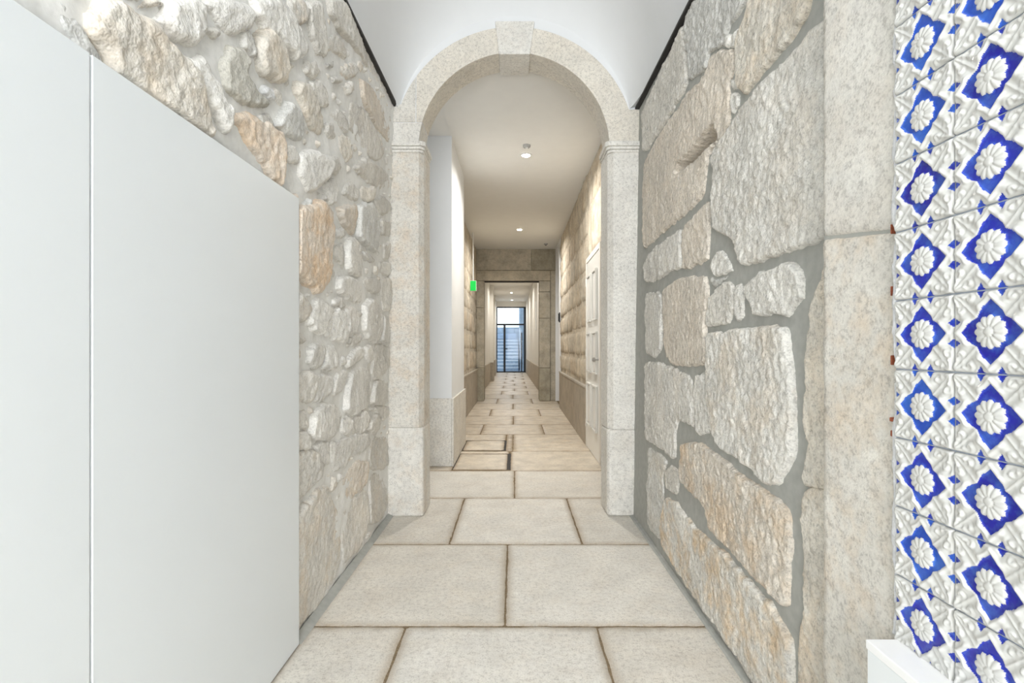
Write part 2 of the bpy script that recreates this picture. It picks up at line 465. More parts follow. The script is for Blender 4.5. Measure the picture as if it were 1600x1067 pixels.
# mortar fillets where the floor meets the stone walls
prism('floor_fillet', [(-0.90, 0.0), (-0.864, 0.0), (-0.874, 0.008), (-0.90, 0.022)], 2.05, YA, 'y', 'mortar_g', floor)
prism('floor_fillet', [(0.90, 0.0), (0.821, 0.0), (0.829, 0.008), (0.90, 0.02)], 1.3, YA, 'y', 'mortar_g', floor)
# dark gaps round the loose cover slabs
box('cover_gap', -0.62, -0.04, 5.0, 5.78, -0.0036, -0.0030, 'dark', floor)
box('cover_gap', -0.62, -0.10, 5.93, 6.60, -0.0036, -0.0030, 'dark', floor)

# ------------------------------------------------------------------ left rubble wall
LEFT = [
('w',.35,.032,[(1.057,1.905),(1.088,1.945),(1.136,1.982),(1.168,1.988),(1.214,1.989),(1.265,1.968),(1.347,1.979),(1.378,1.963),(1.42,1.925),(1.448,1.867),(1.472,1.847),(1.469,1.793),(1.419,1.778),(1.307,1.784),(1.248,1.793),(1.205,1.807),(1.154,1.818),(1.112,1.835),(1.078,1.854),(1.054,1.873)]),
('b',.6,.012,[(1.195,2.015),(1.235,2.055),(1.285,2.087),(1.261,2.055),(1.213,2.016)]),
('l',.1,.03,[(1.281,2.045),(1.299,2.09),(1.353,2.141),(1.422,2.174),(1.441,2.141),(1.435,2.091),(1.375,2.024),(1.331,2.008),(1.289,2.01),(1.263,2.015)]),
('g',0,.006,[(0.99,1.884),(1.023,1.879),(1.054,1.859),(1.083,1.83),(1.066,1.809),(1.025,1.833),(0.987,1.859)]),
('l',0,.015,[(1.166,2.036),(1.199,2.051),(1.195,2.023),(1.157,2.001)]),
('l',0,.03,[(1.432,2.171),(1.498,2.237),(1.634,2.313),(1.67,2.278),(1.639,2.23),(1.559,2.171),(1.512,2.166),(1.475,2.174)]),
('l',0,.034,[(1.676,2.36),(1.832,2.475),(1.933,2.496),(2.014,2.48),(2.068,2.462),(2.112,2.467),(2.073,2.399),(1.992,2.345),(1.929,2.343),(1.843,2.331),(1.765,2.302),(1.714,2.319)]),
('l',0,.022,[(1.619,2.211),(1.66,2.249),(1.696,2.235),(1.699,2.188),(1.665,2.175),(1.631,2.19)]),
('w',.35,.036,[(1.717,2.266),(1.789,2.324),(1.871,2.335),(1.917,2.308),(1.943,2.261),(1.924,2.217),(1.853,2.186),(1.762,2.156),(1.728,2.205)]),
('d',.1,.026,[(1.527,2.072),(1.572,2.131),(1.633,2.156),(1.668,2.129),(1.659,2.089),(1.767,2.084),(1.794,2.065),(1.71,2.019),(1.601,1.995),(1.55,2.003)]),
('l',0,.03,[(1.432,2.028),(1.467,2.007),(1.472,1.989),(1.514,1.973),(1.553,1.954),(1.573,1.919),(1.548,1.872),(1.52,1.868),(1.492,1.887),(1.463,1.916),(1.437,1.934),(1.403,1.956),(1.385,1.991)]),
('o',.6,.024,[(1.604,1.95),(1.69,1.979),(1.812,2.003),(1.909,2.012),(1.945,1.944),(1.95,1.877),(1.924,1.82),(1.837,1.837),(1.744,1.873),(1.661,1.895),(1.606,1.917)]),
('g',0,.022,[(1.905,2.071),(1.975,2.159),(2.074,2.171),(2.122,2.133),(2.101,2.063),(1.985,2.03),(1.879,2.032)]),
('w',.25,.022,[(2.048,2.275),(2.117,2.304),(2.255,2.287),(2.324,2.238),(2.309,2.169),(2.185,2.168),(2.09,2.193),(2.035,2.225)]),
('q',0,.02,[(1.789,2.133),(1.843,2.141),(1.858,2.116),(1.819,2.096),(1.779,2.102)]),
('l',0,.034,[(2.088,1.999),(2.195,2.059),(2.36,2.094),(2.432,2.078),(2.37,1.989),(2.249,1.9),(2.173,1.869),(2.094,1.927)]),
('b',0,.014,[(2.171,2.332),(2.266,2.398),(2.354,2.402),(2.382,2.349),(2.297,2.299),(2.213,2.299)]),
('b',0,.026,[(2.125,2.648),(2.216,2.726),(2.261,2.685),(2.31,2.626),(2.318,2.541),(2.236,2.501),(2.154,2.53),(2.112,2.579)]),
('b',.5,.02,[(1.93,2.529),(2.038,2.61),(2.109,2.608),(2.079,2.543),(2.014,2.486),(1.964,2.503)]),
('b',.05,.014,[(2.317,2.795),(2.523,2.938),(2.754,2.969),(3.073,2.988),(3.477,3.0),(3.579,2.945),(3.212,2.875),(2.802,2.83),(2.515,2.762),(2.366,2.754)]),
('b',0,.014,[(2.346,2.24),(2.436,2.288),(2.49,2.241),(2.397,2.194)]),
('w',.2,.016,[(2.514,2.26),(2.645,2.306),(2.711,2.237),(2.658,2.179),(2.546,2.201)]),
('b',0,.018,[(2.428,2.112),(2.524,2.156),(2.568,2.109),(2.508,2.061),(2.409,2.062)]),
('b',0,.018,[(2.342,2.529),(2.455,2.593),(2.411,2.534),(2.323,2.494)]),
('b',.5,.016,[(2.506,2.587),(2.688,2.726),(2.782,2.72),(2.67,2.62),(2.535,2.567)]),
('b',0,.02,[(2.415,2.502),(2.561,2.572),(2.514,2.511),(2.418,2.469)]),
('b',.2,.02,[(2.565,2.537),(2.671,2.611),(2.704,2.581),(2.623,2.512)]),
('b',0,.014,[(2.385,2.316),(2.526,2.391),(2.637,2.378),(2.616,2.312),(2.459,2.298)]),
('b',.1,.012,[(2.71,2.526),(2.935,2.574),(3.128,2.552),(3.354,2.483),(3.192,2.376),(2.892,2.347),(2.695,2.384)]),
('p',.2,.01,[(2.816,2.708),(3.059,2.784),(3.312,2.797),(3.514,2.744),(3.531,2.626),(3.164,2.591),(2.895,2.616)]),
('b',.1,.012,[(2.778,2.193),(2.981,2.192),(3.212,2.223),(3.576,2.313),(3.509,2.417),(3.195,2.354),(2.932,2.301)]),
('b',.1,.012,[(2.353,2.653),(2.466,2.731),(2.6,2.731),(2.578,2.673),(2.404,2.616)]),
('b',.05,.012,[(2.127,2.407),(2.239,2.471),(2.283,2.447),(2.206,2.381),(2.113,2.354)]),
('b',.05,.02,[(1.443,2.117),(1.485,2.144),(1.513,2.14),(1.479,2.108),(1.436,2.092)]),
('b',0,.01,[(1.772,2.01),(1.822,2.052),(1.865,2.033),(1.854,1.988),(1.787,1.985)]),
('b',0,.012,[(1.988,1.989),(2.052,2.021),(2.074,1.964),(2.008,1.94)]),
('l',0,.018,[(2.371,1.977),(2.509,2.047),(2.534,1.977),(2.505,1.92),(2.457,1.901),(2.406,1.937)]),
('o',.75,.036,[(1.982,1.728),(2.117,1.789),(2.294,1.865),(2.398,1.855),(2.451,1.783),(2.435,1.675),(2.427,1.558),(2.403,1.513),(2.328,1.459),(2.272,1.455),(2.179,1.483),(2.047,1.495),(1.982,1.486)]),
('p',.35,.022,[(2.541,1.906),(2.683,1.952),(2.841,2.01),(2.855,1.892),(2.798,1.825),(2.638,1.839),(2.58,1.862)]),
('g',0,.028,[(2.863,2.016),(3.144,2.111),(3.263,2.045),(3.317,1.973),(3.251,1.811),(3.002,1.814),(2.861,1.833),(2.852,1.918)]),
('w',.1,.018,[(2.918,2.129),(3.158,2.213),(3.155,2.13),(3.02,2.068),(2.925,2.069)]),
('l',0,.02,[(2.551,1.8),(2.621,1.823),(2.67,1.797),(2.623,1.768),(2.551,1.758)]),
('l',0,.022,[(2.699,1.771),(2.779,1.808),(2.909,1.809),(2.956,1.741),(2.979,1.675),(2.956,1.615),(2.78,1.604),(2.689,1.622),(2.67,1.689)]),
('b',0,.014,[(2.517,1.709),(2.642,1.746),(2.661,1.687),(2.642,1.621),(2.551,1.637),(2.508,1.665)]),
('l',0,.014,[(2.979,1.781),(3.103,1.783),(3.238,1.77),(3.183,1.73),(3.003,1.736)]),
('b',0,.016,[(3.195,2.141),(3.36,2.214),(3.553,2.23),(3.563,2.165),(3.377,2.091),(3.228,2.098)]),
('b',0,.014,[(3.35,2.06),(3.572,2.1),(3.622,1.992),(3.395,1.959)]),
('b',0,.016,[(2.671,2.069),(2.746,2.107),(2.854,2.095),(2.839,2.03),(2.737,2.006),(2.603,1.998)]),
('b',0,.014,[(3.434,1.902),(3.61,1.955),(3.644,1.841),(3.479,1.804)]),
('g',0,.018,[(2.129,1.802),(2.187,1.85),(2.214,1.842),(2.179,1.803)]),
('o',.2,.016,[(1.982,1.798),(2.079,1.832),(2.093,1.807),(2.047,1.784),(1.982,1.765)]),
('b',.1,.014,[(2.92,2.31),(3.088,2.344),(3.285,2.324),(3.206,2.267),(2.95,2.251)]),
('b',0,.018,[(2.437,2.109),(2.533,2.157),(2.564,2.108),(2.508,2.064),(2.457,2.075)]),
('b',0,.012,[(3.354,1.775),(3.648,1.816),(3.65,1.713),(3.385,1.691)]),
('l',0,.022,[(2.551,1.556),(2.699,1.583),(2.91,1.592),(2.979,1.538),(2.944,1.457),(2.78,1.456),(2.623,1.473),(2.534,1.494)]),
('b',0,.018,[(3.003,1.619),(3.266,1.656),(3.325,1.601),(3.266,1.547),(3.103,1.552),(3.003,1.569)]),
('b',.2,.018,[(3.416,1.669),(3.65,1.701),(3.615,1.593),(3.58,1.47),(3.447,1.46),(3.385,1.544)]),
('l',0,.026,[(2.205,1.366),(2.314,1.424),(2.403,1.416),(2.467,1.404),(2.5,1.389),(2.403,1.319),(2.358,1.272),(2.258,1.277),(2.192,1.313)]),
('l',0,.026,[(2.427,1.354),(2.534,1.397),(2.661,1.382),(2.689,1.32),(2.642,1.23),(2.5,1.24),(2.403,1.262),(2.396,1.296)]),
('l',0,.018,[(2.483,1.441),(2.569,1.455),(2.699,1.436),(2.661,1.407),(2.551,1.406),(2.467,1.416)]),
('l',.1,.022,[(2.699,1.417),(2.8,1.431),(2.876,1.403),(2.876,1.342),(2.822,1.293),(2.739,1.27),(2.689,1.333)]),
('l',0,.028,[(2.979,1.46),(3.103,1.501),(3.266,1.493),(3.416,1.442),(3.416,1.336),(3.325,1.262),(3.21,1.237),(3.052,1.264),(2.979,1.319)]),
('l',0,.02,[(3.447,1.419),(3.615,1.439),(3.615,1.31),(3.546,1.224),(3.385,1.247),(3.361,1.286),(3.435,1.345)]),
('b',.3,.026,[(1.982,1.411),(2.047,1.418),(2.141,1.418),(2.205,1.382),(2.192,1.345),(2.129,1.318),(2.047,1.311),(1.982,1.307)]),
('b',.1,.022,[(1.982,1.265),(2.047,1.267),(2.117,1.259),(2.16,1.23),(2.105,1.219),(1.982,1.223)]),
('l',0,.02,[(2.192,1.194),(2.258,1.22),(2.373,1.216),(2.388,1.171),(2.328,1.111),(2.244,1.109),(2.192,1.142)]),
('l',0,.02,[(2.403,1.205),(2.5,1.211),(2.534,1.157),(2.525,1.097),(2.419,1.096),(2.35,1.11),(2.411,1.159)]),
('b',0,.014,[(2.759,1.264),(2.933,1.296),(2.933,1.234),(2.822,1.212),(2.759,1.232)]),
('l',0,.02,[(2.699,1.148),(2.865,1.206),(2.979,1.206),(2.979,1.135),(2.865,1.124),(2.719,1.089),(2.68,1.11)]),
('l',0,.022,[(3.008,1.206),(3.103,1.221),(3.196,1.176),(3.183,1.131),(3.103,1.114),(3.028,1.148)]),
('b',0,.014,[(3.224,1.191),(3.354,1.23),(3.58,1.207),(3.597,1.07),(3.447,1.027),(3.21,0.993),(3.161,1.064),(3.205,1.13)]),
('l',0,.016,[(2.587,1.15),(2.661,1.155),(2.67,1.11),(2.605,1.106)]),
('b',.3,.018,[(1.982,1.199),(2.082,1.204),(2.117,1.174),(2.093,1.154),(1.982,1.157)]),
('b',.1,.02,[(1.982,1.096),(2.192,1.09),(2.251,1.082),(2.251,1.012),(2.224,0.962),(2.105,0.984),(1.982,0.984)]),
('l',0,.018,[(2.272,1.075),(2.451,1.077),(2.475,1.029),(2.419,0.975),(2.314,0.952),(2.258,0.958),(2.265,1.016)]),
('l',0,.016,[(2.551,1.072),(2.699,1.084),(2.689,1.027),(2.587,0.972),(2.483,0.975),(2.5,1.027)]),
('l',0,.018,[(2.78,1.074),(3.103,1.103),(3.15,1.012),(3.15,0.87),(3.129,0.854),(3.003,0.84),(2.78,0.834),(2.642,0.871),(2.661,0.912),(2.68,0.983)]),
('b',0,.016,[(3.238,0.983),(3.58,0.995),(3.615,0.864),(3.58,0.816),(3.447,0.815),(3.161,0.847),(3.196,0.933)]),
('l',0,.02,[(2.272,0.911),(2.373,0.938),(2.551,0.912),(2.623,0.848),(2.569,0.788),(2.467,0.761),(2.373,0.775),(2.244,0.79),(2.205,0.831),(2.231,0.88)]),
('l',0,.018,[(2.623,0.823),(2.699,0.838),(2.78,0.807),(2.759,0.751),(2.68,0.745),(2.623,0.767)]),
('b',0,.016,[(2.8,0.804),(3.052,0.827),(3.09,0.763),(3.028,0.715),(2.956,0.698),(2.822,0.728),(2.788,0.766)]),
('b',.05,.02,[(3.108,0.761),(3.266,0.77),(3.385,0.722),(3.325,0.659),(3.238,0.65),(3.116,0.693)]),
('b',.05,.014,[(3.116,0.826),(3.416,0.813),(3.615,0.784),(3.597,0.717),(3.416,0.709),(3.266,0.777)]),
('b',.15,.018,[(1.982,0.962),(2.166,0.935),(2.192,0.896),(2.179,0.856),(1.982,0.882)]),
('b',.2,.018,[(1.982,0.873),(2.179,0.84),(2.192,0.781),(2.141,0.77),(1.982,0.802)]),
('b',.45,.016,[(1.982,0.784),(2.218,0.75),(2.286,0.709),(2.328,0.656),(2.3,0.602),(2.218,0.597),(2.117,0.574),(1.982,0.586)]),
('l',0,.012,[(2.258,0.774),(2.435,0.752),(2.451,0.685),(2.435,0.642),(2.343,0.652),(2.293,0.718)]),
('l',0,.012,[(2.467,0.74),(2.739,0.722),(2.755,0.634),(2.68,0.58),(2.517,0.576),(2.483,0.631),(2.47,0.687)]),
('l',0,.01,[(2.78,0.728),(3.103,0.684),(3.135,0.601),(2.91,0.589),(2.79,0.62),(2.769,0.671)]),
('p',.4,.008,[(2.699,0.524),(2.887,0.559),(3.065,0.512),(3.065,0.411),(3.003,0.369),(2.78,0.372),(2.661,0.401),(2.642,0.469)]),
('b',.3,.008,[(3.21,0.632),(3.58,0.575),(3.597,0.376),(3.416,0.381),(3.156,0.443),(3.116,0.531)]),
('b',.2,.009,[(3.129,0.416),(3.447,0.361),(3.597,0.308),(3.58,0.091),(3.416,0.061),(3.266,0.072),(3.108,0.119)]),
('b',.4,.014,[(2.093,0.522),(2.205,0.538),(2.314,0.566),(2.403,0.535),(2.483,0.448),(2.587,0.344),(2.596,0.291),(2.614,0.167),(2.596,0.088),(2.525,0.046),(2.396,0.026),(2.279,0.029),(2.16,0.039),(2.059,0.03),(1.982,0.059),(1.982,0.511)]),
('b',.15,.01,[(2.623,0.387),(2.78,0.352),(3.052,0.356),(3.09,0.243),(3.09,0.125),(3.078,0.13),(3.003,0.098),(2.865,0.047),(2.699,0.069),(2.651,0.077),(2.642,0.187),(2.632,0.309)])]
RIGHT = [
('b',0,.016,[(3.486,2.856),(2.659,2.908),(2.625,2.793),(2.573,2.55),(2.67,2.525),(3.44,2.504),(3.535,2.829)]),
('g',0,.018,[(2.487,2.965),(1.85,2.527),(1.953,2.503),(2.087,2.511),(2.15,2.48),(2.283,2.537),(2.325,2.486),(2.545,2.541),(2.605,2.771),(2.622,2.912)]),
('l',0,.016,[(2.131,2.469),(2.087,2.499),(2.05,2.466),(2.075,2.431)]),
('l',0,.016,[(2.05,2.466),(1.976,2.473),(1.999,2.441),(2.023,2.402),(2.066,2.43)]),
('l',0,.014,[(2.053,2.292),(2.001,2.272),(1.975,2.23),(1.983,2.213),(2.042,2.243)]),
('l',0,.014,[(2.05,2.233),(1.974,2.198),(1.976,2.146),(2.03,2.128),(2.048,2.173)]),
('w',.35,.024,[(1.836,2.523),(1.483,2.284),(1.513,2.199),(1.586,2.174),(1.674,2.168),(1.771,2.168),(1.881,2.157),(1.911,2.159),(1.966,2.204),(2.002,2.294),(1.997,2.398),(1.944,2.463)]),
('p',.15,.016,[(2.261,2.516),(2.15,2.476),(2.03,2.385),(2.019,2.303),(2.07,2.279),(2.049,2.203),(2.055,2.11),(2.145,2.089),(2.275,2.079),(2.303,1.966),(2.323,1.898),(2.583,1.884),(3.019,1.871),(3.426,1.87),(3.476,2.282),(3.476,2.282),(3.438,2.466),(3.015,2.504),(2.57,2.494),(2.369,2.46)]),
('l',.15,.026,[(1.413,2.128),(1.497,2.13),(1.606,2.123),(1.732,2.128),(1.88,2.127),(1.987,2.109),(2.063,2.084),(2.163,2.074),(2.232,2.038),(2.198,1.963),(2.195,1.884),(2.197,1.915),(2.211,1.77),(2.179,1.707),(2.092,1.672),(2.003,1.638),(1.978,1.604),(1.943,1.542),(1.888,1.502),(1.817,1.504),(1.677,1.501),(1.557,1.505),(1.388,1.503),(1.395,1.714)]),
('p',.1,.016,[(2.608,1.826),(2.278,1.868),(2.253,1.781),(2.256,1.605),(2.332,1.594),(2.598,1.597),(2.616,1.698)]),
('l',.05,.018,[(3.419,1.765),(3.261,1.82),(2.979,1.83),(2.637,1.824),(2.633,1.738),(2.626,1.606),(2.795,1.622),(3.082,1.611),(3.34,1.627)]),
('l',0,.020,[(2.165,1.612),(2.108,1.608),(2.034,1.551),(2.007,1.51),(2.068,1.505),(2.161,1.507),(2.222,1.54),(2.214,1.582)]),
('g',0,.010,[(2.242,1.523),(2.16,1.496),(2.032,1.496),(2.067,1.483),(2.189,1.461),(2.231,1.489)]),
('l',0,.028,[(1.886,1.431),(1.815,1.461),(1.7,1.463),(1.608,1.469),(1.556,1.46),(1.515,1.418),(1.509,1.353),(1.542,1.329),(1.582,1.304),(1.66,1.318),(1.732,1.314),(1.797,1.318),(1.833,1.353)]),
('l',0,.018,[(3.313,1.559),(3.001,1.541),(2.958,1.426),(2.946,1.215),(3.075,1.139),(3.312,1.17),(3.336,1.407)]),
('p',.1,.022,[(2.928,1.549),(2.61,1.567),(2.285,1.529),(2.25,1.46),(2.267,1.357),(2.275,1.277),(2.269,1.131),(2.302,1.126),(2.468,1.107),(2.707,1.108),(2.837,1.144),(2.893,1.215),(2.938,1.403)]),
('b',0,.020,[(2.228,1.434),(2.159,1.457),(2.049,1.473),(1.997,1.452),(1.982,1.365),(2.025,1.304),(2.133,1.296),(2.265,1.296),(2.247,1.372)]),
('l',0,.016,[(1.964,1.448),(1.932,1.447),(1.906,1.373),(1.912,1.312),(1.959,1.297),(1.984,1.33),(1.979,1.407)]),
('l',.28,.030,[(2.243,1.267),(2.059,1.269),(1.809,1.271),(1.682,1.275),(1.603,1.265),(1.586,1.231),(1.568,1.152),(1.557,1.125),(1.554,1.014),(1.545,0.878),(1.579,0.826),(1.632,0.761),(1.708,0.741),(1.793,0.762),(1.909,0.775),(2.059,0.785),(2.134,0.816),(2.196,0.875),(2.232,1.013),(2.24,1.195)]),
('l',.1,.018,[(3.332,1.11),(3.055,1.123),(2.769,1.101),(2.453,1.064),(2.423,0.954),(2.42,0.868),(2.417,0.816),(2.633,0.82),(2.674,0.757),(2.668,0.625),(2.744,0.603),(2.988,0.62),(3.278,0.598),(3.303,0.864)]),
('l',0,.016,[(2.404,1.067),(2.289,1.089),(2.262,0.97),(2.225,0.823),(2.345,0.795),(2.394,0.846),(2.411,0.955)]),
('p',.55,.026,[(2.57,0.71),(2.439,0.752),(2.233,0.766),(2.094,0.756),(1.954,0.73),(1.847,0.723),(1.726,0.723),(1.619,0.713),(1.575,0.687),(1.558,0.62),(1.553,0.618),(1.555,0.512),(1.562,0.403),(1.609,0.385),(1.667,0.391),(1.767,0.393),(1.896,0.402),(2.01,0.411),(2.138,0.414),(2.198,0.431),(2.243,0.493),(2.403,0.502),(2.561,0.52),(2.588,0.614)]),
('b',.1,.014,[(2.873,0.499),(2.742,0.57),(2.635,0.566),(2.617,0.487),(2.658,0.428),(2.833,0.408)]),
('g',.2,.010,[(3.231,0.572),(2.949,0.585),(2.808,0.575),(2.889,0.474),(2.882,0.343),(2.894,0.236),(2.906,0.118),(2.959,0.08),(3.158,0.067),(3.202,0.077),(3.237,0.295)]),
('b',.8,.024,[(2.831,0.368),(2.627,0.398),(2.583,0.388),(2.373,0.361),(2.196,0.369),(2.026,0.376),(1.895,0.369),(1.779,0.362),(1.666,0.362),(1.608,0.334),(1.554,0.313),(1.533,0.276),(1.526,0.101),(1.644,0.017),(1.796,0.022),(1.883,0.032),(1.996,0.033),(2.143,0.046),(2.312,0.037),(2.625,0.048),(2.85,0.061),(2.909,0.172)]),
('w',.2,.020,[(1.384,1.434),(1.425,1.418),(1.416,1.389),(1.454,1.352),(1.47,1.291),(1.477,1.229),(1.49,1.186),(1.485,1.155),(1.494,0.995),(1.465,0.921),(1.494,0.825),(1.48,0.794),(1.365,0.825),(1.372,1.012)]),
('w',.45,.020,[(1.365,0.818),(1.479,0.786),(1.497,0.728),(1.49,0.646),(1.489,0.621),(1.483,0.56),(1.484,0.443),(1.497,0.383),(1.514,0.304),(1.499,0.121),(1.343,0.233),(1.352,0.529)])]
HOLE = [(2.217, 2.182), (2.165, 2.101), (2.245, 2.099), (2.425, 2.11), (2.637, 2.129), (2.789, 2.143), (2.713, 2.185), (2.478, 2.183), (2.335, 2.193)]

def under_cupboard(V, h):
    m = (V[:, 0] < 2.05) & (V[:, 1] < 1.812)
    return np.where(m, np.minimum(h, -0.006), h)

def hf_left(u, v):
    h = 0.012 * fbm(u, v, 0.3, 7, 3, 2) + 0.010 * fbm(u, v, 1.3, 24, 3, 4)
    return np.where((u < 2.05) & (v < 1.812), np.minimum(h, -0.02), h)
wall_left = sheet('wall_left', surf_left, -3.0, YA + 0.02, 0.0, 2.95, 0.022, 0.022, hf_left, 'mortar_l', 0.3)
tag(wall_left, 'rubble stone wall with pale lime mortar above and beside the white cupboard', 'wall', 'structure')
def grow(pl, d):
    a = np.array(pl); c = a.mean(0); r = np.hypot(*(a - c).T)[:, None]
    return [tuple(p) for p in c + (a - c) * (1 + d / np.maximum(r, 0.03))]
left_polys = []
for i, (c, st, pr, pl) in enumerate(LEFT):
    pl = [(min(max(a, 0.3), YA + 0.01), min(max(b, 0.01), 2.945)) for a, b in grow(pl, 0.014)]
    left_polys.append(np.array(pl))
    ym = sum(p[0] for p in pl) / len(pl)
    piece('stone', pl, surf_left, 'rubble', wall_left, sp=0.008 if ym < 2.2 else 0.011, proud=pr * 1.05, bevel=0.010 + pr * 0.6, rough=0.0065, coarse=0.006 * min(1, pr / .02),
          jitter=0.016, tint=c, stain=st, seed=300 + i, soft=1, hfun=under_cupboard, tilt=0.10)
def fill_big(polys, surf, mat, wall, y0, y1, z0, z1, r0, r1, tries, seed, tints, skip=None):
    rb = np.random.RandomState(seed); done = []
    for _ in range(tries):
        q = np.array([rb.uniform(y0, y1), rb.uniform(z0, z1)]); r = rb.uniform(r0, r1)
        if skip is not None and skip(q, r): continue
        if any(math.hypot(q[0] - s_[0][0], (q[1] - s_[0][1]) * 1.3) < r + s_[1] + .01 for s_ in done): continue
        if any(inside(q[None], p)[0] or bdist(q[None], p)[0] < r * 1.02 for p in polys): continue
        done.append((q, r))
    for i, (q, r) in enumerate(done):
        n = rb.randint(6, 9); a0 = rb.uniform(0, 6.28)
        pl = np.array([(q[0] + r * rb.uniform(.85, 1.2) * math.cos(a0 + 6.283 * k / n), q[1] + r * rb.uniform(.75, 1.0) * math.sin(a0 + 6.283 * k / n)) for k in range(n)])
        polys.append(pl)
        piece('stone', pl, surf, mat, wall, sp=0.013, proud=rb.uniform(.014, .026), bevel=0.02, rough=0.007, coarse=0.006, jitter=0.014,
              tint=tints[rb.randint(len(tints))], stain=rb.uniform(0, .3), seed=seed * 40 + i, soft=1, tilt=0.08)
# the wall goes on in the same way over the cupboard and nearer the entrance
fill_big(left_polys, surf_left, 'rubble', wall_left, 0.2, 2.3, 1.95, 2.82, 0.06, 0.14, 900, 31, 'bblwg', lambda q, r: q[1] < 1.84 + r or (q[0] < 1.3 and q[1] < 2.2))
# small pinning stones pressed into the mortar between the big ones
rp = np.random.RandomState(12); spots = []
lp_c = np.array([p.mean(0) for p in left_polys]); lp_r = np.array([np.hypot(*(p - p.mean(0)).T).max() for p in left_polys])
for _ in range(4000):
    q = np.array([rp.uniform(1.0, YA - .03), rp.uniform(0.05, 2.88)])
    if q[0] < 2.07 and q[1] < 1.86: continue
    r = rp.uniform(0.018, 0.05)
    if any(math.hypot(q[0] - s[0][0], q[1] - s[0][1]) < r + s[1] + .008 for s in spots): continue
    near = np.nonzero(np.hypot(*(lp_c - q).T) < lp_r + r)[0]
    if any(inside(q[None], left_polys[k])[0] or bdist(q[None], left_polys[k])[0] < r * .85 for k in near): continue
    spots.append((q, r))
    if len(spots) > 130: break
for i, (q, r) in enumerate(spots):
    n = rp.randint(5, 8); a0 = rp.uniform(0, 6.28)
    pl = [(q[0] + r * rp.uniform(.7, 1.2) * 1.1 * math.cos(a0 + 6.283 * k / n), min(q[1] + r * rp.uniform(.6, 1.15) * math.sin(a0 + 6.283 * k / n), 2.94)) for k in range(n)]
    piece('stone', pl, surf_left, 'rubble', wall_left, sp=0.012, proud=rp.uniform(.004, .016), bevel=0.014, rough=0.008, coarse=0.01, jitter=0.008,
          tint='bblw'[rp.randint(4)], stain=rp.uniform(0, .3), seed=900 + i, soft=1, tilt=0.15)

# ------------------------------------------------------------------ right wall of big hewn blocks
hole = np.array(HOLE)
def hf_right(u, v):
    h = 0.003 * fbm(u, v, 0.7, 4, 3, 2) + 0.002 * fbm(u, v, 1.3, 22, 2, 4)
    P_ = np.stack([u, v], 1)
    return np.where(inside(P_, hole) | (bdist(P_, hole) < 0.025), -0.14, h)
wall_right = sheet('wall_right', surf_right, -3.0, YA + 0.02, 0.0, 2.93, 0.02, 0.02, hf_right, 'mortar_g', 0.3)
tag(wall_right, 'wall of big rough granite blocks in grey mortar with blue and white tiles nearest', 'wall', 'structure')
hole = np.array(HOLE)
def dent(V, h):
    ins = inside(V, hole); d = bdist(V, hole)
    return np.where(ins, h - 0.016 - 0.085 * np.clip(d / 0.012, 0, 1), h)
for i, (c, st, pr, pl) in enumerate(RIGHT):
    pl = [(min(max(a, 1.0), YA + 0.01), min(max(b, 0.005), 2.925)) for a, b in grow(pl, 0.006)]
    ym = sum(p[0] for p in pl) / len(pl)
    piece('stone', pl, surf_right, 'ashlar', wall_right, sp=0.008 if ym < 2.3 else 0.011, proud=pr * .8, bevel=0.014, rough=0.0075, coarse=0.008, jitter=0.014,
          tint=c, stain=st, seed=500 + i, soft=1, hfun=dent if c == 'p' and st == .15 else None)
right_polys = [np.array(r_[3]) for r_ in RIGHT]
fill_big(right_polys, surf_right, 'ashlar', wall_right, 1.42, 2.6, 2.2, 2.80, 0.08, 0.22, 700, 33, 'lwb')
# smooth granite quoin between the rubble and the tiles
qx = 0.796
for (z0, z1, sd) in ((0.0, 1.445, 0), (1.449, 2.92, 1)):
    dz = 0.055
    zt0 = (lambda s: z0) if sd == 0 else None
    poly = [(1.057, z0 - (0 if sd == 0 else 0.0)), (1.308, z0 + (0 if sd == 0 else 0.0)), (1.308, z1 + (0.0)), (1.057, z1)]
    if sd == 0: poly = [(1.057, 0.0), (1.308, 0.0), (1.308, 1.482), (1.057, 1.444)]
    else: poly = [(1.057, 1.449), (1.308, 1.487), (1.308, 2.92), (1.057, 2.92)]
    def sq(y_, z_, h): return np.stack([qx - h + 0 * y_, y_, z_], 1)
    piece('quoin_block', poly, sq, 'smooth', wall_right, sp=0.016, proud=0.0, sink=0.008, bevel=0.006, rough=0.0016, coarse=0.002, jitter=0.003,
          tint='b' if sd == 0 else 'l', stain=0.35 if sd == 0 else 0.1, seed=640 + sd, soft=0)
    box('quoin_core', qx + 0.006, 0.90, 1.056, 1.309, 0.0 if sd == 0 else 1.50, 1.50 if sd == 0 else 2.92, 'mortar_g', wall_right)

